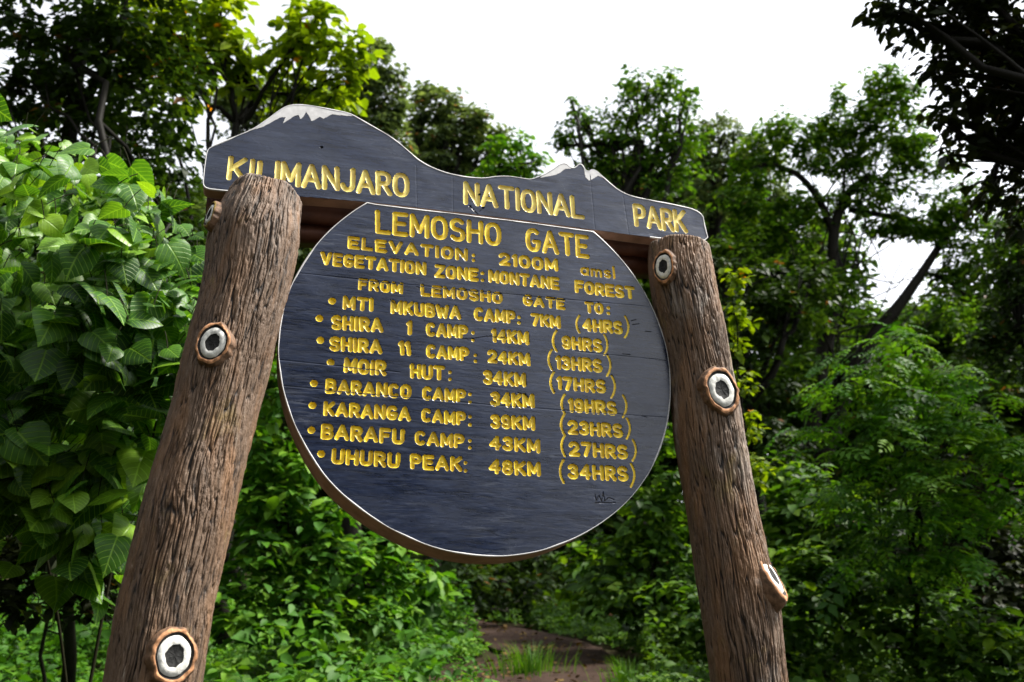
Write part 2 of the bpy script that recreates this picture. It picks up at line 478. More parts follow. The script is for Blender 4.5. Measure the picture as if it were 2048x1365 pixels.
GL = {
 'A': (.72, [[(0, 0), (.36, 1), (.72, 0)], [(.13, .32), (.59, .32)]]),
 'B': (.58, [[(0, 0), (0, 1)], bowl(.52, .53, 1), bowl(.58, 0, .53)]),
 'C': (.6, [arc(.3, .5, .3, .5, 50, 310, 20)]),
 'E': (.54, [[(.54, 1), (0, 1), (0, 0), (.54, 0)], [(0, .52), (.44, .52)]]),
 'F': (.54, [[(.54, 1), (0, 1), (0, 0)], [(0, .52), (.42, .52)]]),
 'G': (.62, [arc(.31, .5, .31, .5, 50, 350, 22) + [(.62, .42), (.36, .42)]]),
 'H': (.6, [[(0, 0), (0, 1)], [(.6, 0), (.6, 1)], [(0, .52), (.6, .52)]]),
 'I': (.02, [[(.01, 0), (.01, 1)]]),
 'J': (.5, [[(.5, 1), (.5, .28)] + arc(.25, .28, .25, .28, 0, -170, 10, 2.0)]),
 'K': (.6, [[(0, 0), (0, 1)], [(.58, 1), (0, .42)], [(.16, .58), (.6, 0)]]),
 'L': (.52, [[(0, 1), (0, 0), (.52, 0)]]),
 'M': (.72, [[(0, 0), (0, 1), (.36, .22), (.72, 1), (.72, 0)]]),
 'N': (.62, [[(0, 0), (0, 1), (.62, 0), (.62, 1)]]),
 'O': (.62, [ring(.62)]),
 'P': (.55, [[(0, 0), (0, 1)], bowl(.55, .46, 1)]),
 'R': (.58, [[(0, 0), (0, 1)], bowl(.55, .48, 1), [(.25, .48), (.58, 0)]]),
 'S': (.56, [arc(.28, .75, .27, .25, 35, 270, 14, 2.1) + arc(.28, .25, .28, .25, 90, -150, 14, 2.1)]),
 'T': (.64, [[(0, 1), (.64, 1)], [(.32, 1), (.32, 0)]]),
 'U': (.6, [[(0, 1), (0, .3)] + arc(.3, .3, .3, .3, 180, 360, 12) + [(.6, 1)]]),
 'V': (.68, [[(0, 1), (.34, 0), (.68, 1)]]),
 'W': (.86, [[(0, 1), (.2, 0), (.43, .75), (.66, 0), (.86, 1)]]),
 'Z': (.6, [[(0, 1), (.6, 1), (0, 0), (.6, 0)]]),
 '0': (.6, [ring(.6)]),
 '1': (.14, [[(0, .84), (.13, 1), (.13, 0)]]),
 '2': (.58, [arc(.28, .72, .28, .28, 165, -25, 12, 2.1) + [(0, 0), (.58, 0)]]),
 '3': (.54, [arc(.26, .76, .25, .24, 155, -90, 12, 2.0), arc(.26, .26, .28, .26, 90, -155, 12, 2.0)]),
 '4': (.6, [[(.44, 0), (.44, 1), (0, .32), (.6, .32)]]),
 '7': (.56, [[(0, 1), (.56, 1), (.2, 0)]]),
 '8': (.54, [arc(.27, .76, .23, .24, -90, 270, 18, 2.0), arc(.27, .26, .27, .26, -90, 270, 18, 2.0)]),
 '9': (.54, [arc(.27, .7, .26, .3, 0, 360, 18, 2.0), [(.53, .7)] + arc(.27, .28, .26, .28, 10, -150, 10, 2.0)]),
 'a': (.5, [arc(.24, .28, .24, .28, 0, 360, 16, 2.0), [(.5, .56), (.5, 0)]]),
 'm': (.72, [[(0, 0), (0, .56)], arc(.18, .36, .18, .2, 180, 0, 9, 2.0) + [(.36, 0)], arc(.54, .36, .18, .2, 180, 0, 9, 2.0) + [(.72, 0)]]),
 's': (.4, [arc(.2, .42, .19, .14, 35, 270, 10, 2.0) + arc(.2, .14, .2, .14, 90, -150, 10, 2.0)]),
 'l': (.02, [[(.01, 0), (.01, 1)]]),
}

class Carver:
    """a flat board face on a fine grid with routed letters; every line of letters becomes its own mesh"""
    def __init__(s, outline, step):
        s.out = np.asarray(outline); s.step = step
        lo = s.out.min(0) - step; hi = s.out.max(0) + step
        s.u = np.arange(lo[0], hi[0], step); s.v = np.arange(lo[1], hi[1], step)
        s.U, s.V = np.meshgrid(s.u, s.v)
        s.dep = np.zeros(s.U.shape); s.id = np.full((len(s.v) - 1, len(s.u) - 1), -1)
        s.inside = s.poly(s.U, s.V, s.out)
    @staticmethod
    def poly(X, Y, P):
        r = np.zeros(X.shape, bool)
        x0, y0 = P[-1]
        for x1, y1 in P:
            if y0 != y1:
                c = ((y1 > Y) != (y0 > Y)) & (X < (x0 - x1) * (Y - y1) / (y0 - y1) + x1)
                r ^= c
            x0, y0 = x1, y1
        return r
    def seg(s, a, b, R, depth, lid):
        m = R + 2 * s.step
        i0, i1 = np.searchsorted(s.u, [min(a[0], b[0]) - m, max(a[0], b[0]) + m])
        j0, j1 = np.searchsorted(s.v, [min(a[1], b[1]) - m, max(a[1], b[1]) + m])
        if i1 - i0 < 2 or j1 - j0 < 2: return
        def dist(X, Y):
            d = np.asarray(b) - np.asarray(a); L = max(d @ d, 1e-12)
            t = np.clip(((X - a[0]) * d[0] + (Y - a[1]) * d[1]) / L, 0, 1)
            return np.hypot(X - a[0] - t * d[0], Y - a[1] - t * d[1])
        sl = (slice(j0, j1), slice(i0, i1))
        D = dist(s.U[sl], s.V[sl])
        g = depth * np.clip(1.15 - 1.15 * (D / R) ** 2.4, 0, 1)
        s.dep[sl] = np.maximum(s.dep[sl], g)
        sc = (slice(j0, j1 - 1), slice(i0, i1 - 1))
        Dc = dist((s.u[i0:i1 - 1] + s.step / 2)[None, :], (s.v[j0:j1 - 1] + s.step / 2)[:, None])
        s.id[sc][Dc < R] = lid
    def strokes(s, strokes, R, depth, lid):
        for st in strokes:
            for a, b in zip(st[:-1], st[1:]): s.seg(a, b, R, depth, lid)
    def word(s, text, bl, br, h, lid, R=None, depth=0.0048, gap=.3):
        """letters from lower left bl to lower right br (measured points), cap height h in pixels"""
        A = uv(*bl); B = uv(*br)
        H = np.linalg.norm(uv(bl[0], bl[1] - h) - A)
        if R is None: R = H * 0.088
        d = norm(B - A); n = np.array([-d[1], d[0]])
        W = np.linalg.norm(B - A) - 2 * R; Hc = H - 2 * R
        tot = sum(GL[c][0] if c != ' ' else .35 for c in text) + gap * (len(text) - 1)
        sx = W / tot if len(text) > 1 or text not in 'Il1' else Hc
        x = 0.0
        A = A + d * R + n * R
        for c in text:
            if c == ' ': x += .35 + gap; continue
            w, sts = GL[c]
            ja = random.gauss(0, .015); jy = random.gauss(0, .012) * Hc
            for st in sts:
                pts = [A + d * (x + p[0] + ja * (p[1] - .5)) * sx + n * (p[1] * Hc + jy) for p in st]
                s.strokes([pts], R, depth, lid)
            x += w + gap
        return R
    def dots(s, pts, r_px, lid, depth=0.004):
        for p in pts:
            c = uv(*p); r = abs(uv(p[0] + r_px, p[1])[0] - c[0])
            s.seg(c, c + 1e-5, r, depth, lid)
    def paren(s, x, y0, y1, side, lid, R):
        """a bracket bulging to one side; x is its outermost measured column"""
        a = uv(x, y0); b = uv(x, y1); hh = np.linalg.norm(a - b)
        t = np.linspace(0, 1, 12)
        bulge = hh * 0.16
        pts = [a + (b - a) * k + np.array([-side * (-bulge * (1 - (2 * k - 1) ** 2)) - side * bulge + side * -R, 0]) for k in t]
        s.strokes([pts], R, 0.003, lid)
    def region(s, poly, lid):
        X = (s.u[:-1] + s.step / 2)[None, :] + 0 * s.v[:-1, None]; Y = (s.v[:-1] + s.step / 2)[:, None] + 0 * s.u[None, :-1]
        s.id[s.poly(X, Y, np.asarray(poly)) & (s.id < 0)] = lid
    def cells(s):
        nx = len(s.u)
        i = np.arange(len(s.v) - 1)[:, None] * nx + np.arange(nx - 1)[None, :]
        Q = np.stack([i, i + 1, i + nx + 1, i + nx], -1)
        ok = s.inside[:-1, :-1] & s.inside[1:, :-1] & s.inside[:-1, 1:] & s.inside[1:, 1:]
        return Q, ok
    def sub(s, lid, front=0.0):
        Q, ok = s.cells()
        f = Q[ok & (s.id == lid)]
        used, inv = np.unique(f, return_inverse=True)
        W = -s.dep.ravel()[used] + front
        return uvw(s.U.ravel()[used], s.V.ravel()[used], W), inv.reshape(-1, 4)

def smooth_closed(P, it=1):
    P = np.asarray(P, float)
    for _ in range(it):
        P = np.stack([P * .75 + np.roll(P, -1, 0) * .25, P * .25 + np.roll(P, -1, 0) * .75], 1).reshape(-1, 2)
    return P

def inset(P, d):
    """move a counter-clockwise or clockwise outline inward by d"""
    T = norm(np.roll(P, -1, 0) - np.roll(P, 1, 0)); Nn = np.stack([-T[:, 1], T[:, 0]], 1)
    area = 0.5 * np.sum(P[:, 0] * np.roll(P[:, 1], -1) - np.roll(P[:, 0], -1) * P[:, 1])
    return P + Nn * d * (1 if area > 0 else -1)

def board_body(P, thick, slant=0.0):
    """side wall and back of a board with outline P"""
    n = len(P); B = inset(P, slant)
    V = np.concatenate([uvw(P[:, 0], P[:, 1], -0.0005), uvw(B[:, 0], B[:, 1], -thick)])
    i = np.arange(n); j = (i + 1) % n
    wall = np.stack([i, i + n, j + n, j], 1)
    c = uvw(*B.mean(0), -thick)
    V = np.concatenate([V, c[None]])
    back = np.stack([i + n, j + n, np.full(n, 2 * n)], 1)
    return V, wall, back

def edge_band(P, wid, proud=0.0012, keep=None):
    n = len(P)
    wob = wid * (1 + 0.75 * noise(np.stack([np.arange(n) * 0.21, np.zeros(n)], 1), 5))
    I = np.array([p for p in inset(P, 1.0) - P]) * wob[:, None] + P
    V = np.concatenate([uvw(P[:, 0], P[:, 1], -0.006), uvw(P[:, 0], P[:, 1], proud * .6), uvw(I[:, 0], I[:, 1], proud), uvw(I[:, 0], I[:, 1], -0.004)])
    # outer ring pushed out by a hair so it does not share the wall
    O = inset(P, -0.0008)
    V[:n] = uvw(O[:, 0], O[:, 1], -0.006); V[n:2 * n] = uvw(O[:, 0], O[:, 1], proud * .6)
    i = np.arange(n); j = (i + 1) % n
    Q = np.concatenate([np.stack([i + k * n, j + k * n, j + (k + 1) * n, i + (k + 1) * n], 1) for k in range(3)])
    if keep is not None: Q = Q[np.tile(keep & np.roll(keep, -1), 3)]
    return V, Q

# --- outlines measured on the photograph, carried onto the board plane
HEAD = [(418, 380), (405.4, 373), (406.7, 355), (409, 332), (413, 302), (423, 293), (456, 279), (502, 261), (532, 241), (558, 221), (576, 211),
        (598, 209), (621, 211.5), (672, 220.5), (700, 227), (718, 237), (748, 254), (787, 277), (812, 298), (837, 320), (863, 335), (890, 345),
        (909, 350), (940, 355), (968, 357), (991, 353), (1018, 352.5), (1050, 358), (1067, 359), (1097, 344), (1129, 322), (1146, 340), (1162, 324),
        (1174, 346), (1187, 336), (1211, 359), (1246, 388), (1290, 399), (1349, 409), (1404, 423), (1410, 453), (1419, 489)]
HEAD_BOT = [(1296, 475), (1187, 460), (1038, 440), (880, 421), (736, 404.5), (607, 394), (500, 386)]
head_top = np.array([uv(*p) for p in HEAD]); head_bot = np.array([uv(*p) for p in HEAD_BOT])

def dens(P, step, closed=True):
    out = []
    Q = np.concatenate([P, P[:1]]) if closed else P
    for a, b in zip(Q[:-1], Q[1:]):
        k = max(1, int(np.linalg.norm(b - a) / step))
        out += [a + (b - a) * t / k for t in range(k)]
    return np.array(out)
head_out = dens(smooth_closed(np.concatenate([head_top, head_bot]), 2), 0.006)

CIR = [(733, 404), (703, 427), (662, 459), (621, 507), (596, 545), (573, 596), (559, 654), (556, 700), (564, 764), (575, 810), (608, 884), (637, 939),
       (685, 990), (750, 1037), (817, 1074), (895, 1103), (991, 1114), (1061, 1107), (1142, 1080), (1200, 1047), (1255, 1003), (1303, 939), (1324, 890),
       (1337, 829), (1340, 781), (1336, 715), (1322, 659), (1304, 615), (1281, 573), (1256, 535), (1230, 506), (1188, 463)]
cir = np.array([uv(*p) for p in CIR])
mid_bot = np.array([uv(*p) for p in [(1187, 463.5), (1038, 443.5), (880, 424.5), (745, 408.5)]])
# a fair circle through the measured points
_A = np.stack([cir[:, 0], cir[:, 1], np.ones(len(cir))], 1)
_s = np.linalg.lstsq(_A, (cir ** 2).sum(1), rcond=None)[0]
CC = _s[:2] / 2; CR = math.sqrt(_s[2] + CC @ CC)
print('disc radius', CR, 'centre', CC)
ang = np.unwrap(np.arctan2(cir[:, 1] - CC[1], cir[:, 0] - CC[0]))
rad = np.hypot(*(cir - CC).T)
a_d = np.linspace(ang[0], ang[-1], 260)
r_d = np.interp(a_d, ang, rad) * 0.6 + CR * 0.4
r_d = np.convolve(np.pad(r_d, 5, 'edge'), np.ones(11) / 11, 'valid')
disc_arc = np.stack([CC[0] + r_d * np.cos(a_d), CC[1] + r_d * np.sin(a_d)], 1)
disc_out = dens(np.concatenate([disc_arc, dens(mid_bot, .01, False)]), 0.008)

base_w = uvw(*uv(950, 700)); base_w = np.array([base_w[0], base_w[1], 0.0])
sign = empty('entrance_sign', base_w, 'carved wooden park gate sign with yellow lettering held between two brown bark covered posts', 'sign')

# --- header board
HS = Carver(head_out, 0.0017)
HS.word('KI', (452, 360), (507, 367), 49, 0)
HS.word('L', (511, 369), (543, 373), 49, 0)
HS.word('IMANJARO', (548, 371), (820, 396), 50, 0, gap=.27)
HS.word('NATIONAL', (927, 409), (1170, 439), 47, 1, gap=.27)
HS.word('PARK', (1269, 454), (1377, 468), 46, 2, gap=.24)
snow = [(500, 262), (540, 230), (575, 205), (598, 203), (625, 206), (672, 216), (712, 230), (702, 233), (680, 231), (664, 229), (655, 234), (647, 238), (640, 234), (630, 240), (623, 243),
        (618, 232), (612, 224), (607, 234), (601, 239), (597, 230), (588, 233), (578, 240), (566, 247), (571, 235), (562, 235), (548, 242), (527, 254)]
HS.region([uv(*p) for p in snow], 3)
HS.region([uv(*p) for p in [(1080, 356), (1097, 341), (1129, 319), (1143, 338), (1131, 338), (1120, 346), (1112, 350), (1098, 353)]], 5)
HS.region([uv(*p) for p in [(1166, 328), (1175, 344), (1187, 332), (1208, 357), (1196, 352), (1188, 357), (1178, 362), (1171, 355)]], 6)
for q, (x, y) in enumerate([(643, 295), (959, 389), (940, 413), (966, 416)]):
    HS.dots([(x, y)], 3.2 if q == 0 else 2.4, 10 + q, 0.006)
HS.strokes([[uv(940, 413), uv(950, 424), uv(955, 429)]], 0.0014, 0.002, 12)
HS.strokes([[uv(966, 416), uv(958, 424)]], 0.0014, 0.002, 13)
# fine checks in the timber
for pts in ([(832, 330), (834, 418)], [(1180, 350), (1190, 458)], [(905, 352), (906, 424)], [(1246, 392), (1258, 470)]):
    HS.strokes([[uv(*p) for p in pts]], 0.0014, 0.0007, -1)
v, q = HS.sub(-1)
Vb, wall, back = board_body(head_out, 0.05)
header = mesh_obj('header_board', np.concatenate([v, Vb]), [q, wall + len(v), back + len(v)], [M_HEAD, M_RIM], sign, base_w,
                  [0] * len(q) + [1] * (len(wall) + len(back)))
for lid in range(3):
    v, q = HS.sub(lid); mesh_obj('lettering', v - base_w, q, M_YELP, header, smooth=True)
for lid in (3, 5, 6):
    v, q = HS.sub(lid, 0.0006); mesh_obj('snow_cap', v - base_w, q, M_WHITE, header)
for k in range(10, 14):
    v, q = HS.sub(k); mesh_obj('bolt_hole', v - base_w, q, M_DARK, header)
_hb = dens(head_bot, .004, False)
_kp = np.array([np.min(np.hypot(*(_hb - p).T)) > .004 for p in head_out])
v, q = edge_band(head_out, 0.0027, keep=_kp); mesh_obj('painted_edge', v - base_w, q, M_WHITE, header)

# --- round board
DS = Carver(disc_out, 0.0017)
words = [
 (0, [('LEMOSHO', (750, 467), (1004, 493), 48), ('GATE', (1052, 502), (1180, 517), 47)]),
 (1, [('ELEVATION', (695, 498), (936, 523), 26), ('2100M', (998, 531), (1117, 544), 26)]),
 (2, [('VEGETATION', (640, 530), (853, 551), 27), ('ZONE', (869, 555), (958, 564), 27), ('MONTANE', (977, 565), (1120, 581), 26), ('FOREST', (1150, 586), (1271, 600), 26)]),
 (3, [('FROM', (716, 580), (806, 589), 24), ('LEMOSHO', (841, 592), (1006, 608), 24), ('GATE', (1046, 611), (1131, 621), 23), ('TO', (1170, 626), (1208, 630), 23)]),
 (4, [('MTI', (685, 619), (747, 624), 28), ('MKUBWA', (781, 628), (923, 640), 28), ('CAMP', (948, 641), (1032, 649), 27), ('7KM', (1062, 652), (1122, 658), 26), ('4HRS', (1166, 663), (1247, 670), 27)]),
 (5, [('SHIRA', (662, 660), (767, 666), 30), ('1', (812, 670), (822, 671), 30), ('CAMP', (852, 673), (937, 679), 28), ('14KM', (983, 685), (1059, 691), 28), ('9HRS', (1124, 698), (1206, 706), 27)]),
 (6, [('SHIRA', (658, 702), (765, 709), 30), ('1', (798, 711), (808, 711), 30), ('1', (811, 712), (821, 712), 30), ('CAMP', (852, 716), (939, 723), 28), ('24KM', (975, 726), (1061, 733), 27), ('13HRS', (1112, 739), (1206, 746), 28)]),
 (7, [('MOIR', (687, 746), (773, 753), 31), ('HUT', (820, 757), (890, 762), 30), ('34KM', (966, 769), (1053, 775), 29), ('17HRS', (1114, 780), (1213, 788), 28)]),
 (8, [('BARANCO', (650, 787), (823, 799), 30), ('CAMP', (844, 800), (932, 807), 28), ('34KM', (981, 813), (1070, 818), 30), ('19HRS', (1137, 825), (1235, 832), 29)]),
 (9, [('KARANGA', (646, 832), (822, 843), 30), ('CAMP', (842, 844), (932, 852), 28), ('39KM', (981, 857), (1071, 862), 29), ('23HRS', (1136, 869), (1247, 877), 29)]),
 (10, [('BARAFU', (641, 879), (809, 890), 32), ('CAMP', (829, 890), (929, 898), 29), ('43KM', (979, 900), (1081, 907), 29), ('27HRS', (1138, 912), (1257, 920), 30)]),
 (11, [('UHURU', (662, 928), (800, 937), 32), ('PEAK', (820, 938), (925, 944), 31), ('48KM', (978, 948), (1082, 954), 30), ('34HRS', (1136, 958), (1258, 964), 31)]),
]
WID = {}
for lid, ws in words:
    for t, bl, br, h in ws:
        HH = np.linalg.norm(uv(bl[0], bl[1] - h) - uv(*bl))
        R = HH * (.088 if h > 40 else .134)
        WID[(lid, bl[0])] = len(WID) + 100
        DS.word(t, bl, br, h, WID[(lid, bl[0])], R=R, gap=.38 if lid not in (0,) else .3)
R_s = 0.0052
WID[(1, 1161)] = 199
DS.word('amsl', (1161, 550), (1231, 558.5), 26, 199, R=R_s * .80, gap=.3)
colons = [(1, 947, 511, 521), (2, 965, 547, 561), (3, 1217, 616, 627), (4, 1038, 635, 646), (5, 946, 666, 681), (6, 951, 711, 723), (7, 900, 745, 759),
          (8, 940, 789, 805), (9, 940, 834, 850), (10, 940, 882, 896), (11, 931, 926, 942)]
for lid, x, y0, y1 in colons: DS.dots([(x, y0), (x, y1)], 3.4, max((bx, w) for (l, bx), w in WID.items() if l == lid and bx < x)[1], 0.004)
parens = [(4, 1151, 631, 665, -1), (4, 1259, 634, 676, 1), (5, 1104, 661, 702, -1), (5, 1217, 671, 711, 1), (6, 1095, 699, 739, -1), (6, 1223, 711, 753, 1),
          (7, 1099, 744, 785, -1), (7, 1232, 753, 796, 1), (8, 1121, 789, 827, -1), (8, 1255, 792, 835, 1), (9, 1120, 829, 869, -1), (9, 1262, 838, 878, 1),
          (10, 1121, 871, 912, -1), (10, 1274, 881, 922, 1), (11, 1118, 920, 965, -1), (11, 1271, 929, 974, 1)]
for lid, x, y0, y1, sd in parens: DS.paren(x, y0, y1, sd, max((bx, w) for (l, bx), w in WID.items() if l == lid)[1], 0.0036)
bul = [(664.5, 602.4), (639, 637), (641, 681), (661.5, 725), (628, 767), (625, 811), (623, 860.5), (642.5, 908)]
for k, p in enumerate(bul): DS.dots([p], 7.6, 20 + k, 0.007)
# plank joints, checks and a faint scratched scrawl
for pts in ([(594, 546), (800, 568), (1050, 592), (1300, 614)], [(557, 720), (800, 745)], [(1150, 703), (1338, 722)], [(566, 772), (760, 790), (1000, 812), (1336, 836)]):
    DS.strokes([[uv(*p) for p in pts]], 0.0016, 0.0009, -1)
scr = [[(912, 676), (935, 679), (975, 673), (1010, 674)], [(1035, 786), (1050, 788), (1056, 795)], [(1283, 832), (1294, 835)], [(1190, 990), (1192, 1003), (1198, 992), (1203, 1004), (1206, 984), (1209, 1003), (1217, 996), (1228, 1000)],
       [(1262, 642), (1272, 640)], [(1264, 650), (1278, 648)], [(1290, 663), (1302, 664)], [(1245, 708), (1260, 710)], [(1190, 1006), (1230, 1006)], [(780, 600), (790, 606)], [(832, 574), (840, 576)]]
for k, pts in enumerate(scr): DS.strokes([[uv(*p) for p in pts]], 0.0013, 0.0013, 40 + k)
v, q = DS.sub(-1)
Vb, wall, back = board_body(disc_out, 0.125, 0.0)
rb = mesh_obj('round_board', np.concatenate([v, Vb]) , [q, wall + len(v), back + len(v)], [M_BOARD, M_RIM], sign, base_w,
              [0] * len(q) + [1] * (len(wall) + len(back)))
for lid in sorted(WID.values()):
    v, q = DS.sub(lid); mesh_obj('lettering', v - base_w, q, M_YEL, rb, smooth=True)
for k in range(8):
    v, q = DS.sub(20 + k); mesh_obj('bullet', v - base_w, q, M_YEL, rb, smooth=True)
for k in range(len(scr)):
    v, q = DS.sub(40 + k)
    if len(q): mesh_obj('scratch', v - base_w, q, M_DARK, rb)
v, q = edge_band(disc_out, 0.0025); mesh_obj('painted_edge', v - base_w, q, M_WHITE, rb)

# --- cross beams behind the boards
def beam(p0, p1, w0, w1, hh):
    a = uv(*p0); b = uv(*p1); nseg = 24
    t = np.linspace(0, 1, nseg + 1)
    C = a + (b - a) * t[:, None]
    up = norm(np.array([-(b - a)[1], (b - a)[0]]))
    jit = 0.003 * noise(np.stack([t * 9, t * 0], 1), 6)
    prof = [(hh, w0), (hh, w1), (-hh, w1), (-hh, w0)]
    V = np.concatenate([uvw((C + up * (h + jit[:, None]))[:, 0], (C + up * (h + jit[:, None]))[:, 1], w) for h, w in prof])
    m = nseg + 1; i = np.arange(nseg)
    Q = np.concatenate([np.stack([i + k * m, i + 1 + k * m, i + 1 + ((k + 1) % 4) * m, i + ((k + 1) % 4) * m], 1) for k in range(4)])
    cap = np.array([[0, m, 2 * m, 3 * m], [nseg, nseg + 3 * m, nseg + 2 * m, nseg + m]])
    return V, np.concatenate([Q, cap])
for p0, p1, w0, w1, hh in (((412, 385), (1400, 487), -0.056, -0.115, .030), ((440, 418), (1390, 512), -0.085, -0.15, .026)):
    v, q = beam(p0, p1, w0, w1, hh)
    mesh_obj('crossbeam', v - base_w, q, M_BEAM, sign)

# --- posts
def make_post(edges, knots, seed):
    E = np.array(edges, float)                      # y, left x, right x (measured)
    C = np.array([uv((l + r) / 2, y) for y, l, r in E])
    slope = np.gradient((E[:, 1] + E[:, 2]) / 2, E[:, 0])
    Rr = np.array([(r - l) / 2 / math.sqrt(1 + s * s) * depth_at((l + r) / 2, y) / F for (y, l, r), s in zip(E, slope)]) * 0.985
    # carry on to the ground
    d = C[-1] - C[-4]; d = d / np.linalg.norm(d)
    P3 = uvw(C[:, 0], C[:, 1])
    D3 = norm(P3[-1] - P3[-4]); L = (P3[-1][2] + 0.15) / -D3[2]
    ext = np.linspace(0.15, L, 8)
    P3 = np.concatenate([P3, P3[-1] + ext[:, None] * D3]); Rr = np.concatenate([Rr, np.full(8, Rr[-1]) * np.linspace(1, 1.12, 8)])
    s = np.concatenate([[0], np.cumsum(np.linalg.norm(np.diff(P3, axis=0), axis=1))])
    S = np.arange(0.045, s[-1], 0.0028); na = 640
    P = np.stack([np.interp(S, s, P3[:, k]) for k in range(3)], 1); R = np.interp(S, s, Rr)
    ker = np.hanning(61); ker /= ker.sum()
    for k in range(3): P[:, k] = np.convolve(np.pad(P[:, k], 30, 'reflect', reflect_type='odd'), ker, 'valid')
    R = np.convolve(np.pad(R, 30, 'edge'), ker, 'valid')
    T = norm(np.gradient(P, axis=0))
    xa = norm(BU - T * (T @ BU)[:, None]); ya = np.cross(T, xa)      # T points down, ya roughly +-normal
    if np.dot(ya[0], BN) < 0: ya = -ya
    th = np.linspace(0, 2 * math.pi, na, endpoint=False)
    TH, SS = np.meshgrid(th, S)
    cx, cy = np.cos(TH), np.sin(TH)
    q = np.stack([cx.ravel(), cy.ravel(), SS.ravel()], 1)
    lump = 0.05 * noise(q * [1.6, 1.6, 4.5], seed) + 0.02 * noise(q * [3.5, 3.5, 11], seed + 1)
    warp = noise(q * [2.2, 2.2, 7], seed + 2) * .35
    q2 = np.stack([q[:, 0] * 12 + warp * 2.2, q[:, 1] * 12 + warp * 1.6, q[:, 2] * 6.0], 1)
    n1 = noise(q2, seed + 3); n2 = noise(q2 * [2.1, 2.1, 2.6] + 7, seed + 4)
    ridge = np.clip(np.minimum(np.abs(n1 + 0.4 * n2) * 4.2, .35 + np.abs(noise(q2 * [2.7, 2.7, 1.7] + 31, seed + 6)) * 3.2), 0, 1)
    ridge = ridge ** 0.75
    fine = noise(q * [26, 26, 60], seed + 5)
    Rm = R[:, None] * (1 + lump.reshape(TH.shape)) - 0.0072 * (1 - ridge.reshape(TH.shape)) + 0.0014 * fine.reshape(TH.shape)
    # swelling round the knots
    mids = []
    for kn in knots:
        pk, nk, rk = kn['p'], kn['n'], kn['r']
        i = np.argmin(np.linalg.norm(P - (pk - nk * R.mean()), axis=1))
        a0 = math.atan2(np.dot(nk, ya[i]), np.dot(nk, xa[i]))
        da = (TH - a0 + math.pi) % (2 * math.pi) - math.pi
        dd = np.hypot(da * R[i], (SS - S[i]) * .72)
        j = int(round((a0 % (2 * math.pi)) / (2 * math.pi) * na)) % na
        jj = np.arange(j - 24, j + 25) % na
        kn['p'] = P[i] + nk * (Rm[max(i - 8, 0):i + 8][:, jj].mean() + .001)
        Rm += kn['out'] * 0.25 * np.exp(-(dd / (rk * 1.6)) ** 2)
    top_t = np.clip((S - S[0]) / 0.008, 0, 1)[:, None]
    Rm = Rm * (0.96 + 0.04 * np.sqrt(top_t))
    V = P[:, None, :] + Rm[..., None] * (cx[..., None] * xa[:, None, :] + cy[..., None] * ya[:, None, :])
    V[:14] += (0.007 * noise(np.stack([np.cos(th) * 2, np.sin(th) * 2, th * 0], 1), seed + 9))[None, :, None] * -T[:14][:, None, :]
    n = len(S); V = V.reshape(-1, 3)
    i = np.arange(n - 1)[:, None] * na; j = np.arange(na)[None, :]; j2 = (j + 1) % na
    Q = np.stack([i + j, i + j2, i + na + j2, i + na + j], -1).reshape(-1, 4)
    V = np.concatenate([V, (V[:na].mean(0) - T[0] * .004)[None]])
    tri = np.stack([np.arange(na), (np.arange(na) + 1) % na, np.full(na, len(V) - 1)], 1)
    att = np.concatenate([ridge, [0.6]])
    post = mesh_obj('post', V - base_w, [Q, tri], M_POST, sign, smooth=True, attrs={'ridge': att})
    for kn in knots:
        make_knot(post, kn, T[len(T) // 3], seed)
    return post

def make_knot(post, kn, axis, seed):
    pk, nk, r, asp, out = kn['p'], kn['n'], kn['r'], kn['asp'], kn['out']
    up = norm(-axis - nk * np.dot(-axis, nk)); sd = np.cross(up, nk)
    na = 96
    #  radius factor, height, material of the band ending here
    prof = [(1.56, -0.03, 0), (1.40, out * .5, 4), (1.31, out * .8, 4), (1.22, out * .95, 0), (1.12, out * .96, 0), (1.05, out * .66, 2), (0.97, out * .68, 2), (0.93, out * .94, 1),
            (0.7, out * 1.0, 1), (0.54, out * .99, 1), (0.48, out * .90, 3), (0.28, out * .84, 3), (0.08, out * .82, 3)]
    th = np.linspace(0, 2 * math.pi, na, endpoint=False)
    wob = noise(np.stack([np.cos(th) * 2.2, np.sin(th) * 2.2, th * 0 + seed + r * 90], 1), 11)
    wob2 = noise(np.stack([np.cos(th) * 5, np.sin(th) * 5, th * 0 + seed], 1), 12)
    V, Q, mi = [], [], []
    for k, (rf, h, m) in enumerate(prof):
        wb = 1 + 0.045 * wob + wob2 * (.07 if rf > 1.15 else .014) + (0.10 * noise(np.stack([np.cos(th) * 3, np.sin(th) * 3, th * 0 + 4 + seed], 1), 14) if rf < .6 else 0)
        hh = h + (0.0035 if rf > 1.08 else .0006) * noise(np.stack([np.cos(th) * 4.3, np.sin(th) * 4.3, th * 0 + k * .6], 1), 13) * (rf < 1.6)
        V.append(pk + (r * rf * wb * np.cos(th))[:, None] * sd + (r * asp * rf * wb * np.sin(th))[:, None] * up + (hh[:, None]) * nk)
        if k:
            j = np.arange(na); j2 = (j + 1) % na
            Q.append(np.stack([(k - 1) * na + j, (k - 1) * na + j2, k * na + j2, k * na + j], 1)); mi += [m] * na
    V = np.concatenate(V)
    V = np.concatenate([V, (V[-na:].mean(0))[None]])
    o = (len(prof) - 1) * na
    tri = np.stack([o + np.arange(na), o + (np.arange(na) + 1) % na, np.full(na, len(V) - 1)], 1); mi += [3] * na
    ko = mesh_obj('knot', V - base_w, [np.concatenate(Q), tri], [kn.get('ring', M_ORANGE), M_KWHITE, M_KLINE, M_KCORE, M_FLANK], post, mat_idx=mi, smooth=True)
    if kn.get('label'): ko['label'] = kn['label']

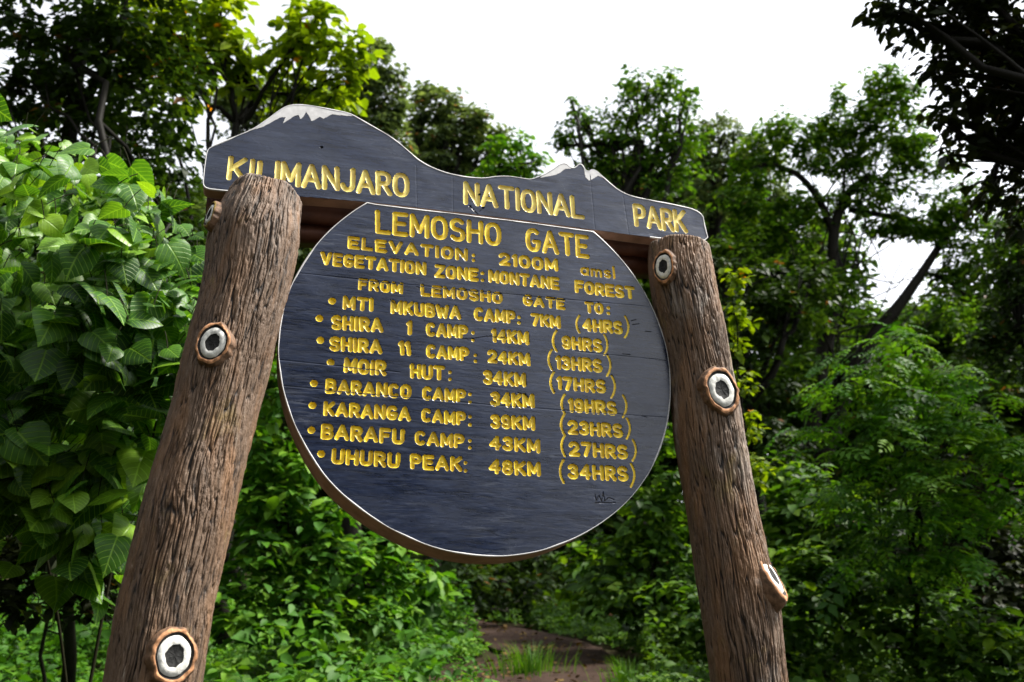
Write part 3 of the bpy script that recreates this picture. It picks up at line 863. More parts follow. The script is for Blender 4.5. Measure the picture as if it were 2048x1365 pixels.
def knot_at(px, py, axis_px, R, rpx, asp, out, side=None, **kw):
    """a knot whose face is centred on the measured point; the post axis runs through axis_px"""
    C = uvw(*uv(axis_px, py)); r = norm(ray(px, py))
    if side is None:
        # nearest hit of the line of sight with the cylinder about the post axis (axis close to the board's vertical)
        a = BV; o = CAM - C
        dd = r - a * np.dot(r, a); oo = o - a * np.dot(o, a)
        Rk = R + out * .5
        A, B, Cc = dd @ dd, 2 * dd @ oo, oo @ oo - Rk * Rk
        disc = max(B * B - 4 * A * Cc, 0)
        t = (-B - math.sqrt(disc)) / (2 * A)
        p = CAM + r * t; n = (p - C); n = norm(n - a * np.dot(n, a))
        p = p - n * out
    else:
        n = norm(BU * side[0] + BN * side[1] + BV * side[2])
        p = C + n * R + BV * side[3]
    return dict(p=p, n=n, r=rpx * depth_at(px, py) / F, asp=asp, out=out, **kw)

L_edges = [(366, 485, 597), (400, 458, 610), (440, 432, 606), (470, 418, 602), (502, 414, 597), (537, 410, 591), (571, 403, 584), (639, 386, 565), (708, 371, 549), (776, 355, 531),
           (844, 337, 513), (899, 317, 499), (1001, 291, 478), (1104, 267, 455), (1207, 239, 431), (1275, 226, 420), (1360, 211, 407)]
R_edges = [(476, 1312, 1412), (500, 1297, 1420), (529, 1296, 1425), (573, 1299, 1434), (632, 1311, 1446), (708, 1326, 1459), (742, 1333, 1466), (800, 1340, 1477), (844, 1344, 1485), (900, 1350, 1494),
           (1001, 1369, 1512), (1104, 1384, 1532), (1180, 1394, 1548), (1241, 1402, 1562), (1326, 1415, 1570), (1360, 1420, 1574)]
Kl = [knot_at(433, 684, 469, .135, 25, 1.28, .014, label='white eyed knot with dark core and orange ring'), knot_at(362, 1311, 323, .145, 32, 1.2, .015),
      knot_at(440, 447, 516, .115, 14, 1.6, .022, (-.84, .46, .12, -.05), ring=M_MOSS, label='narrow mossy knot on the flank of the post')]
Kr = [knot_at(1333, 536, 1364, .105, 18, 1.45, .012), knot_at(1443, 781, 1407, .108, 27, 1.25, .014), knot_at(1556, 1196, 1474, .115, 22, 1.75, .020, (.50, .72, .36, .0))]
make_post(L_edges, Kl, 21)
make_post(R_edges, Kr, 57)

# ------------------------------------------------------------------ foliage
def tmpl_simple():
    # a small pointed blade folded along its midrib; x across, y along, z up
    V = np.array([(0, 0, 0), (-.30, .42, .07), (.30, .42, .07), (0, 1, -.10)])
    return V, np.array([(0, 2, 3), (0, 3, 1)])

def tmpl_oval():
    V = np.array([(0, 0, 0), (-.27, .28, .06), (.27, .28, .06), (-.25, .66, .05), (.25, .66, .05), (0, 1, -.14), (0, .48, 0)])
    return V, np.array([(0, 2, 6), (0, 6, 1), (2, 4, 6), (1, 6, 3), (4, 5, 6), (6, 5, 3)])

def tmpl_heart():
    # broad heart-shaped leaf, cupped and drooping
    ys = np.array([0, -.06, .10, .30, .52, .74, .90, 1.04])
    ws = np.array([.04, .32, .53, .56, .47, .30, .13, 0.0])
    V, F_ = [], []
    for y, w in zip(ys, ws):
        for k in (-1, -.55, 0, .55, 1):
            x = w * k
            yy = y if k else max(y, 0)
            z = 0.10 * abs(k) * w * 2 - 0.30 * max(yy, 0) ** 2 - 0.10 * (abs(k) == 1) * w * 2
            V.append((x, yy, z))
    n = 5
    for i in range(len(ys) - 1):
        for j in range(4):
            F_.append((i * n + j, i * n + j + 1, (i + 1) * n + j + 1, (i + 1) * n + j))
    return np.array(V), np.array(F_)

def tmpl_frond(pairs=7, wide=.30, droop=.30, lw=.42):
    # a feather of opposite leaflets on one stalk
    V, Fc = [], []
    sV, sF = tmpl_simple()
    def put(p, ang, L, zz):
        c, s = math.cos(ang), math.sin(ang)
        base = len(V)
        for x, y, z in sV * [wide / .3 * lw, 1, 1]:
            X, Y = x * L, y * L
            V.append((p[0] + X * c - Y * s, p[1] + X * s + Y * c, p[2] + z * L - zz * y))
        for f in sF: Fc.append(tuple(base + k for k in f))
    for k in range(pairs):
        t = (k + .8) / (pairs + .6)
        y = t; z = -droop * t * t
        L = .34 * math.sin(math.pi * (0.18 + 0.74 * t)) + .04
        put((0, y, z), math.radians(-68 + 18 * t), L, .05); put((0, y, z), math.radians(68 - 18 * t), L, .05)
    put((0, .98, -droop), 0, .26, .08)
    return np.array(V), np.array(Fc)

def scatter(tm, pos, nrm, tip, size, tint):
    """place copies of a leaf template; returns verts, faces, tints"""
    TV, TF = tm
    n, k = len(pos), len(TV)
    z = norm(nrm); y = norm(tip - z * np.sum(tip * z, 1, keepdims=True)); x = np.cross(y, z)
    V = pos[:, None, :] + size[:, None, None] * (TV[None, :, 0:1] * x[:, None, :] + TV[None, :, 1:2] * y[:, None, :] + TV[None, :, 2:3] * z[:, None, :])
    Fa = (np.arange(n)[:, None, None] * k + TF[None]).reshape(-1, TF.shape[1])
    return V.reshape(-1, 3), Fa, np.repeat(tint, k)

T_SIMPLE, T_OVAL, T_HEART, T_FROND = tmpl_simple(), tmpl_oval(), tmpl_heart(), tmpl_frond(4, .46, .28, .62)
T_FERNY = tmpl_frond(9, .13, .2, .34)

def blob_leaves(blobs, leaf_px, cover, tm, tuft=0.30, flat=.62, upn=1.0, droop=.35, jit=.55, shell=.5, ratio=.30, tshift=0.0):
    """blobs: (px, py, depth, rx px, ry px). Leaves gathered in tufts through each blob's volume."""
    P_, N_, Tp, S_, Ti = [], [], [], [], []
    for bl_ in blobs:
        if len(bl_) == 2:                                 # world position and radius
            c = np.array(bl_[0]); d = 36.0; s = d / F; rx = ry = bl_[1] / s
        else:
            (bx, by, d, rx, ry) = bl_
            c = at(bx, by, d); s = d / F
        a, b = rx * s, ry * s
        rad3 = np.array([a, min(a, b) * .9 + .1 * a, b])
        n_leaf = int(cover * math.pi * rx * ry / (leaf_px * leaf_px * ratio))
        n_tuft = max(4, int(4.5 / (tuft * tuft) * .5))
        u = norm(rng.normal(size=(n_tuft, 3)))
        rr = (shell + (1 - shell) * rng.random(n_tuft) ** .7)[:, None]
        lob = 1 + .22 * rng.normal(size=(n_tuft, 1))
        tc = c + u * rr * rad3 * np.clip(lob, .5, 1.35)
        tint_t = rng.normal(0, .13, n_tuft)
        tr = tuft * rad3.mean() * np.exp(rng.normal(0, .3, n_tuft))
        wgt = tr ** 2; k = rng.choice(n_tuft, n_leaf, p=wgt / wgt.sum())
        off = norm(rng.normal(size=(n_leaf, 3))) * (rng.random((n_leaf, 1)) ** .45)
        off = off * tr[k][:, None] * np.array([1.15, 1.15, flat])
        p = tc[k] + off
        outw = norm(p - c)
        nr = outw * .45 + np.array([0, 0, upn]) + rng.normal(0, 1, (n_leaf, 3)) * jit * .6
        tp = norm(off) + rng.normal(0, 1, (n_leaf, 3)) * .5 - np.array([0, 0, droop])
        P_.append(p); N_.append(nr); Tp.append(tp)
        S_.append(leaf_px * s * np.exp(rng.normal(0, .25, n_leaf)))
        Ti.append(np.clip(.45 + tshift + tint_t[k] + rng.normal(0, .20, n_leaf), 0, 1))
    return scatter(tm, np.concatenate(P_), np.concatenate(N_), np.concatenate(Tp), np.concatenate(S_), np.concatenate(Ti))

def limb_set(mb, base, top, blobs, r0, bend=.12, seed=1, n_twig=2):
    g = np.random.default_rng(seed)
    base, top = np.asarray(base, float), np.asarray(top, float)
    L = np.linalg.norm(top - base)
    mid = (base + top) / 2 + g.normal(0, bend, 3) * L * [1, 1, .2]
    tr = bezier(base, mid, top, 14)
    tr[1:-1] += g.normal(0, .012, (12, 3)) * L
    mb.add(*tube(tr, np.linspace(r0 * 1.15, r0 * .55, 14) * np.concatenate([[1.35, 1.1], np.ones(12)]), 12))
    for (bx, by, d, rx, ry) in blobs:
        c = at(bx, by, d); s = d / F
        k = g.integers(6, 14); a = tr[k]
        m_ = (a + c) / 2 + np.array([0, 0, -.12]) * np.linalg.norm(c - a) + g.normal(0, .08, 3) * np.linalg.norm(c - a)
        lim = bezier(a, m_, c, 9); lim[1:-1] += g.normal(0, .02, (7, 3)) * np.linalg.norm(c - a)
        mb.add(*tube(lim, np.linspace(r0 * .48, r0 * .12, 9), 8))
        for q in range(n_twig * 2):
            e = c + norm(g.normal(size=3)) * np.array([rx, rx, ry]) * s * g.uniform(.6, .95)
            st = lim[g.integers(4, 9)]
            tw = bezier(st, (st + e) / 2 + np.array([0, 0, .1]) * np.linalg.norm(e - st), e, 6)
            mb.add(*tube(tw, np.linspace(r0 * .14, r0 * .03, 6), 5))

def plant(name, label, cat, blobs, leaf_px, cover, mat, tm=None, base=None, top=None, r0=.12, group=None, trunk=True, wood='trunk', crown='crown', seed=1, extra_trunks=(), n_twig=2, **kw):
    tm = tm or T_SIMPLE
    C = np.array([at(*b[:3]) for b in blobs])
    wgt = np.array([b[3] * b[4] for b in blobs], float)
    m = (C * wgt[:, None]).sum(0) / wgt.sum()
    if base is None: base = m
    base = np.array([base[0], base[1], float(gz(base[0], base[1])) - .05])
    o = empty(name, base, label, cat, group)
    V, Fa, T = blob_leaves(blobs, leaf_px, cover, tm, **kw)
    mesh_obj(crown, V, Fa, mat, o, base, attrs={'tint': T})
    if trunk:
        mb = MB()
        limb_set(mb, base, m if top is None else top, blobs, r0, seed=seed, n_twig=n_twig)
        for pts in extra_trunks:
            P = np.array([at(x, y, d) for x, y, d, _ in pts]); R = np.array([r * d / F for _, _, d, r in pts])
            k = np.arange(len(P)); t = np.linspace(0, len(P) - 1, 5 * len(P))
            PP = np.stack([np.interp(t, k, P[:, q]) for q in range(3)], 1)
            for q in range(3): PP[1:-1, q] = np.convolve(np.pad(PP[:, q], 2, 'edge'), np.ones(5) / 5, 'valid')[1:-1]
            mb.add(*tube(PP, np.interp(t, k, R), 12))
        mb.build(wood, M_TRUNK, o, base)
    return o

G = dict(
 dark=mat_leaf('dark_leaf', (.008, .020, .003), (.022, .050, .006), (.060, .110, .010), (.15, .07, .02), .985),
 grey=mat_leaf('grey_green_leaf', (.034, .056, .024), (.082, .125, .050), (.155, .210, .085), (.17, .09, .045), .985, trans=.45),
 mid=mat_leaf('mid_green_leaf', (.012, .040, .003), (.050, .125, .008), (.140, .245, .013), trans=.42),
 yel=mat_leaf('yellow_green_leaf', (.055, .105, .004), (.160, .250, .005), (.30, .38, .012), (.55, .20, .010), .968, trans=.45),
 fresh=mat_leaf('fresh_green_leaf', (.014, .055, .004), (.050, .155, .009), (.140, .280, .016), trans=.36),
 big=mat_leaf('broad_leaf', (.016, .060, .008), (.060, .170, .014), (.190, .340, .016), rough=.42, trans=.34, veins=True, spec=.32),
 shade=mat_leaf('shade_painted_leaf', (.007, .012, .002), (.017, .026, .004), (.040, .052, .008), (.07, .04, .010), .97),  # near black: backlight and deep shade painted into the leaf colour
)

# far wood closing the view, one mass nobody could count
def far_wood():
    bl = []
    for x in range(-250, 2350, 105):
        sky = np.interp(x, [-250, 0, 300, 420, 700, 1080, 1200, 1450, 1640, 1720, 1950, 2050, 2350], [420, 380, 330, 330, 330, 370, 320, 320, 400, 580, 570, 420, 350])
        y = sky + 80
        while y < 1330:
            bl.append((x + random.uniform(-30, 30), y + random.uniform(-20, 20), 40 + random.uniform(-4, 6) - 0.004 * (y - 400), 85, 85))
            bl.append((x + random.uniform(-60, 60), y + 30 + random.uniform(-20, 20), 47 + random.uniform(-2, 3), 85, 75))
            y += 105
    for k in range(70): bl.append((random.uniform(1550, 2350), random.uniform(720, 1230), random.uniform(27, 33), 75, 65))
    for k in range(40):                                   # unseen ring of trees added behind the viewer, shaped for board reflections
        a = math.radians(95 + 250 * (k + .5) / 40 + random.uniform(-2, 2)); rr = random.uniform(19, 26)
        for z in np.arange(1.5, random.uniform(.9, 1.15) * float(np.interp(math.degrees(a), [95, 138, 148, 160, 260, 345], [7, 8, 13, 18, 18, 9])), 2.4): bl.append(((math.sin(a) * rr, math.cos(a) * rr, z), 1.9))
    V, Fa, T = blob_leaves(bl, 20, 5.0, T_SIMPLE, tuft=.4, shell=.2)
    o = mesh_obj('distant_wood', V, Fa, G['dark'], attrs={'tint': T})
    tag(o, 'dark green mass of far forest closing the view behind the trees, with an unseen ring added behind the viewer', 'forest', kind='stuff')
far_wood()

# --- trees, left to right
plant('tree', 'tall dark leafy tree at the upper left corner with a black trunk and sky gaps', 'tree',
      [(40, 60, 9.5, 70, 60), (150, 110, 9.5, 90, 110), (250, 60, 9.2, 100, 80), (60, 330, 10, 90, 70), (190, 300, 9.5, 100, 90), (100, 200, 9.8, 60, 50), (300, 190, 9.6, 90, 80), (20, 190, 9.8, 40, 60), (20, 430, 10, 60, 60), (110, 150, 10, 40, 50), (230, 230, 10, 60, 50), (90, -60, 9.5, 160, 70), (290, -60, 9.5, 130, 70),
       (240, 410, 10, 100, 80), (340, 330, 10.5, 70, 80), (350, 480, 10.5, 80, 90), (130, 470, 10.5, 110, 80)],
      20, 3.41, G['dark'], T_SIMPLE, base=at(205, 900, 9.8), top=at(165, 40, 9.6), r0=.05, seed=3, tuft=.33,
      extra_trunks=[[(120, 640, 9.6, 17.6), (128, 420, 9.6, 16.0), (140, 250, 9.6, 14.4), (160, 120, 9.6, 12.0), (182, -30, 9.6, 9.6)], [(140, 260, 9.6, 9.6), (200, 150, 9.5, 8.8), (245, 60, 9.4, 8.0), (252, -30, 9.4, 6.4)]])
plant('tree', 'bright yellow green tree with orange leaves standing above the snow capped board', 'tree',
      [(370, 70, 12, 90, 55), (440, 20, 12, 60, 45), (300, 20, 12, 70, 50), (430, 120, 12, 55, 40), (600, 40, 12, 50, 40), (660, 90, 12, 65, 55), (590, 110, 12, 60, 45), (680, 170, 12, 50, 50), (560, 190, 12.3, 60, 50), (500, 150, 12.2, 50, 45),
       (470, 80, 12, 45, 35), (640, 200, 12.4, 70, 40), (390, 170, 12.3, 60, 40), (340, 130, 12.2, 60, 45), (300, 80, 12.2, 60, 45), (640, 20, 12, 25, 22), (720, 130, 12, 22, 30), (230, 40, 12.4, 60, 40)],
      24, 2.96, G['yel'], T_OVAL, base=at(505, 800, 12.6), top=at(520, 190, 12.4), r0=.09, seed=5, tuft=.34, droop=.5)
plant('tree', 'grey green vine clad tree behind the snow capped peak of the header board', 'tree',
      [(740, 150, 24, 55, 60), (770, 200, 24, 45, 70), (760, 270, 24, 60, 70), (700, 200, 24, 60, 80), (690, 290, 24, 70, 60), (775, 330, 24, 50, 60), (620, 260, 25, 80, 80), (760, 95, 24, 20, 20), (540, 230, 25, 80, 70), (480, 210, 25, 60, 50)],
      11, 4.98, G['grey'], base=at(720, 900, 25), r0=.3, seed=7, tuft=.22)
plant('tree', 'round topped grey green tree in the middle, left of the open sky', 'tree',
      [(880, 205, 27, 48, 38), (860, 260, 27, 45, 50), (920, 250, 27, 50, 45), (955, 235, 27, 30, 25), (900, 320, 27, 75, 55), (965, 300, 27, 40, 45), (840, 330, 27, 40, 45), (850, 195, 27, 22, 18), (920, 390, 27, 100, 50), (830, 250, 27, 20, 35), (1010, 400, 27, 80, 40), (1000, 270, 27, 22, 20)],
      11, 5.25, G['grey'], base=at(900, 900, 28), r0=.3, seed=8, tuft=.22, tshift=.05)
plant('tree', 'small light green tree just above the dip in the header board', 'tree',
      [(1000, 310, 22, 40, 40), (1040, 290, 22, 32, 25), (1010, 350, 22, 60, 35), (1065, 330, 22, 28, 24), (970, 370, 22, 50, 35), (1085, 320, 22, 16, 14)],
      13, 2.62, G['fresh'], base=at(1010, 900, 22), r0=.14, seed=9, tuft=.22, tshift=.12)
plant('tree', 'airy tree with a ragged crown standing against the white sky right of the twin peaks', 'tree',
      [(1300, 170, 24, 65, 38), (1265, 215, 24, 55, 40), (1340, 220, 24, 55, 45), (1215, 265, 24, 55, 40), (1290, 290, 24, 75, 55), (1165, 235, 24, 35, 22), (1140, 265, 24, 40, 25), (1190, 320, 24, 55, 40), (1145, 205, 24, 14, 14),
       (1360, 290, 24, 60, 50), (1260, 350, 24, 80, 50), (1340, 360, 24, 70, 50), (1120, 290, 24, 22, 16), (1375, 190, 24, 22, 18)],
      11, 2.52, G['mid'], base=at(1300, 900, 25), r0=.24, seed=10, tuft=.22)
plant('tree', 'dull grey green tree standing far back, lowest on the skyline right of the ragged crown', 'tree',
      [(1400, 275, 33, 40, 35), (1450, 265, 33, 35, 35), (1430, 320, 33, 60, 45), (1390, 350, 33, 60, 45), (1460, 340, 33, 45, 45), (1510, 300, 33, 40, 40), (1540, 350, 33, 50, 45), (1430, 400, 33, 80, 45), (1330, 400, 33, 80, 45)],
      9, 3.32, G['grey'], base=at(1420, 900, 34), r0=.3, seed=11, tuft=.22)
plant('tree', 'big gnarled tree with a bent black trunk and mossy drooping crown at the right', 'tree',
      [(1765, 165, 21, 48, 32), (1805, 185, 21, 35, 30), (1760, 230, 21, 75, 45), (1675, 195, 21, 13, 34), (1690, 260, 21, 75, 45), (1600, 260, 21, 60, 40), (1545, 290, 21, 55, 40), (1640, 320, 21, 75, 35), (1760, 310, 21, 85, 50), (1820, 280, 21, 45, 50),
       (1520, 340, 21, 50, 40), (1490, 400, 21, 60, 50), (1840, 330, 21, 40, 30), (1740, 390, 21, 80, 45), (1650, 420, 21, 70, 35), (1560, 440, 21, 60, 40), (1850, 430, 21, 70, 35), (1920, 470, 21, 50, 35), (1800, 455, 21, 60, 28), (1890, 560, 21, 40, 35), (1960, 540, 21, 60, 40), (1500, 470, 21, 70, 45), (1930, 400, 21, 60, 45), (1990, 470, 21, 60, 50), (1900, 330, 21, 30, 24), (1580, 500, 21.5, 60, 50), (1700, 500, 22, 40, 40), (1630, 620, 20.6, 45, 40), (1690, 570, 20.6, 40, 34), (1600, 720, 20.6, 55, 45), (1850, 460, 21, 55, 26), (1770, 455, 21, 50, 24), (1740, 640, 21.5, 50, 40), (1900, 630, 21.5, 70, 40), (1820, 640, 22, 60, 36), (1920, 530, 21, 40, 40)],
      11, 3.76, G['mid'], base=at(1650, 930, 21), top=at(1690, 330, 21), r0=.05, seed=12, tuft=.22, tshift=.02,
      extra_trunks=[[(1622, 900, 21, 18.6), (1628, 800, 21, 16.1), (1650, 690, 21, 14.3), (1672, 600, 21, 12.4), (1664, 520, 21, 11.2), (1668, 450, 21, 9.9), (1690, 390, 21, 8.7), (1740, 350, 21, 6.8)],
                    [(1668, 470, 21, 8.1), (1640, 400, 21, 6.8), (1600, 350, 21, 5.6), (1540, 325, 21, 4.3), (1500, 340, 21, 3.1)],
                    [(1700, 420, 21, 6.2), (1760, 430, 21, 5.6), (1830, 440, 21, 4.3)],
                    [(1640, 930, 21, 17), (1690, 780, 21, 16), (1740, 680, 21, 14.9), (1800, 610, 21, 11.2), (1845, 545, 21, 8.7), (1880, 490, 21, 6.8), (1920, 440, 21, 5.0)],
                    [(1845, 545, 21, 5.0), (1890, 555, 21, 4.3), (1930, 590, 21, 3.1)]])
plant('tree', 'near black overhanging tree hanging down the upper right corner', 'tree',
      [(1800, 15, 6, 70, 40), (1880, 60, 6, 80, 60), (1980, 60, 6, 90, 80), (1900, 150, 6, 60, 60), (1990, 180, 6, 80, 80), (2060, 120, 6, 80, 100), (1950, 260, 6.2, 60, 50), (2030, 290, 6.2, 70, 70), (1880, 230, 6.2, 30, 28), (1990, 370, 6.4, 50, 50), (2060, 400, 6.4, 60, 80), (1900, 310, 6.4, 22, 24),
       (1930, -60, 6, 160, 60), (1960, -190, 6.3, 210, 110), (2180, -150, 6.3, 180, 160), (2300, 60, 6.4, 160, 180), (2140, 20, 6, 120, 160), (1760, 20, 6, 30, 20), (2150, 330, 6.2, 110, 160), (2080, -330, 8, 260, 130), (2400, -200, 8, 220, 200), (1750, -330, 8, 180, 120), (2300, 300, 8, 120, 200), (2350, -450, 10, 300, 150), (2620, 0, 11, 220, 200), (2650, -300, 12, 260, 200)],  # outermost unseen blobs added to shade the lower right
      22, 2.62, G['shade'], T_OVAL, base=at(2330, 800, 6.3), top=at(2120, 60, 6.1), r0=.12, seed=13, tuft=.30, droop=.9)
plant('tree', 'dark dense tree at the right edge below the overhanging branches', 'tree',
      [(2020, 520, 13, 70, 70), (2060, 640, 13, 70, 80), (1990, 610, 13.5, 45, 40), (2010, 720, 13, 70, 60), (2080, 450, 13, 60, 80), (1960, 690, 13, 40, 30)],
      15, 3.32, G['dark'], base=at(2040, 1000, 13.3), r0=.13, seed=14)

# --- undergrowth
plant('shrub', 'thicket with shade black leaf colour filling the dark void at the lower right corner', 'shrub',
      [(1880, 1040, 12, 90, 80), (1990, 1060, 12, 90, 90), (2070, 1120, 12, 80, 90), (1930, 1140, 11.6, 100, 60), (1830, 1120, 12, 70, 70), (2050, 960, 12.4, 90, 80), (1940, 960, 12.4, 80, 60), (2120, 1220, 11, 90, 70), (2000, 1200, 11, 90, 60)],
      20, 3.2, G['shade'], T_OVAL, base=at(1960, 1290, 12), r0=.05, seed=41, wood='stem', crown='foliage')  # added to fill a dark void, its shade is in the leaf colour
plant('shrub', 'lush bright green feather leaved shrub on the right below the sky gap', 'shrub',
      [(1800, 690, 9.5, 80, 45), (1720, 740, 9.3, 90, 45), (1850, 760, 9.3, 100, 55), (1680, 800, 9.0, 80, 40), (1780, 830, 9.0, 110, 55), (1930, 800, 9.2, 90, 70), (1900, 890, 8.9, 120, 60), (1760, 905, 8.8, 90, 45), (2010, 900, 9, 90, 80), (1850, 970, 8.7, 100, 50), (1700, 980, 8.9, 90, 60), (1930, 1020, 8.9, 110, 60), (1790, 1060, 8.9, 90, 50), (1640, 880, 9.1, 50, 40), (2060, 1010, 9, 80, 60), (1830, 1120, 8.8, 90, 50), (1920, 1100, 8.7, 80, 50), (1740, 1130, 8.9, 70, 45)],
      42, 3.0, G['fresh'], T_FROND, base=at(1850, 1300, 9.4), r0=.025, seed=15, tshift=.1, wood='stem', crown='foliage', tuft=.36, droop=.25, flat=.5, jit=.45, ratio=.36)
plant('vine', 'slender yellow green climber hanging just right of the right hand post', 'vine',
      [(1462, 560, 8, 22, 30), (1480, 630, 8, 26, 30), (1465, 700, 8, 22, 34), (1485, 770, 8, 24, 34), (1495, 850, 8, 26, 34), (1510, 930, 8, 34, 36)],
      18, 2.45, G['yel'], T_OVAL, base=at(1500, 1200, 8.1), r0=.025, seed=16, wood='stem', crown='foliage', tuft=.4)
plant('shrub', 'dark bank of leafy bushes right of the path beyond the right hand post', 'shrub',
      [(1580, 960, 11, 70, 60), (1650, 1010, 10.5, 90, 60), (1560, 1060, 10.5, 80, 70), (1680, 1100, 10, 110, 80), (1600, 1180, 9.5, 120, 80), (1760, 1060, 10, 70, 60), (1740, 1200, 9.3, 110, 80), (1530, 1260, 10, 100, 60), (1840, 1260, 9, 110, 80), (1960, 1300, 8.8, 120, 70), (2060, 1330, 8.6, 100, 60)],
      24, 3.5, G['mid'], T_OVAL, base=at(1640, 1350, 10.5), r0=.05, seed=17, wood='stem', crown='foliage')
plant('shrub', 'shaded bush seen between the disc and the right hand post', 'shrub',
      [(1330, 940, 13, 70, 80), (1300, 1040, 13, 80, 80), (1400, 1040, 13, 80, 90), (1240, 1110, 13, 80, 70), (1330, 1150, 12.5, 100, 70), (1180, 1150, 14, 70, 60), (1270, 1210, 12.2, 90, 50), (1400, 1230, 11.5, 90, 60)],
      22, 3.5, G['mid'], T_OVAL, base=at(1310, 1300, 12.8), r0=.05, seed=18, wood='stem', crown='foliage')
plant('shrub', 'dark thicket behind the lower rim of the round board at the end of the path', 'shrub',
      [(1050, 1140, 22, 70, 60), (1130, 1170, 22, 70, 55), (960, 1150, 22, 60, 70), (1200, 1190, 20, 60, 50), (1000, 1210, 21, 60, 30), (1090, 1225, 20.5, 70, 28), (900, 1120, 21, 60, 70), (1220, 1240, 17.5, 60, 32), (985, 1170, 17.5, 50, 45), (1060, 1190, 18, 60, 36), (925, 1180, 16.5, 45, 45)],
      16, 3.5, G['dark'], base=at(1060, 1260, 22.5), r0=.06, seed=19, wood='stem', crown='foliage')
plant('shrub', 'sunny hedge of small yellow green leaves between left post and round board', 'shrub',
      [(560, 790, 10, 50, 70), (530, 900, 10, 60, 70), (600, 930, 10, 50, 60), (560, 1010, 9.8, 80, 60), (660, 1040, 10, 70, 50), (520, 1090, 9.6, 70, 60), (640, 1120, 9.8, 90, 50), (750, 1100, 10.5, 70, 45), (830, 1150, 11.5, 60, 50), (740, 1170, 10.5, 90, 50), (850, 1185, 12.5, 50, 42), (590, 1180, 9.6, 80, 45), (470, 1190, 9.3, 60, 60), (490, 1260, 9.1, 70, 45), (620, 1240, 9.4, 80, 40), (740, 1240, 10, 80, 40)],
      27, 3.87, G['fresh'], T_OVAL, base=at(620, 1330, 10.2), r0=.04, seed=20, wood='stem', crown='foliage', tshift=.1, droop=.6)
plant('shrub', 'dark mass of foliage beneath the header board behind the left post', 'shrub',
      [(560, 470, 15, 90, 60), (620, 560, 15, 90, 80), (500, 560, 15, 90, 80), (440, 620, 15, 80, 80), (560, 680, 15, 90, 80), (430, 480, 15, 80, 80), (660, 460, 15, 80, 50), (340, 640, 15, 80, 80), (260, 560, 15, 80, 90)],
      17, 3.15, G['grey'], base=at(520, 1200, 15.3), r0=.1, seed=22, wood='stem', crown='foliage')
plant('tree', 'dark ivy covered tree filling the gap right of the round board', 'tree',
      [(1420, 520, 17, 60, 60), (1500, 560, 17, 70, 80), (1560, 640, 17, 70, 80), (1460, 660, 17, 70, 80), (1540, 760, 17, 80, 80), (1270, 500, 17, 70, 50), (1340, 440, 17, 80, 50), (1620, 560, 17.5, 50, 50), (1440, 780, 17, 70, 80), (1560, 880, 16.5, 80, 70), (1460, 880, 17, 70, 70)],
      15, 3.32, G['dark'], base=at(1500, 1100, 17.3), r0=.2, seed=23)

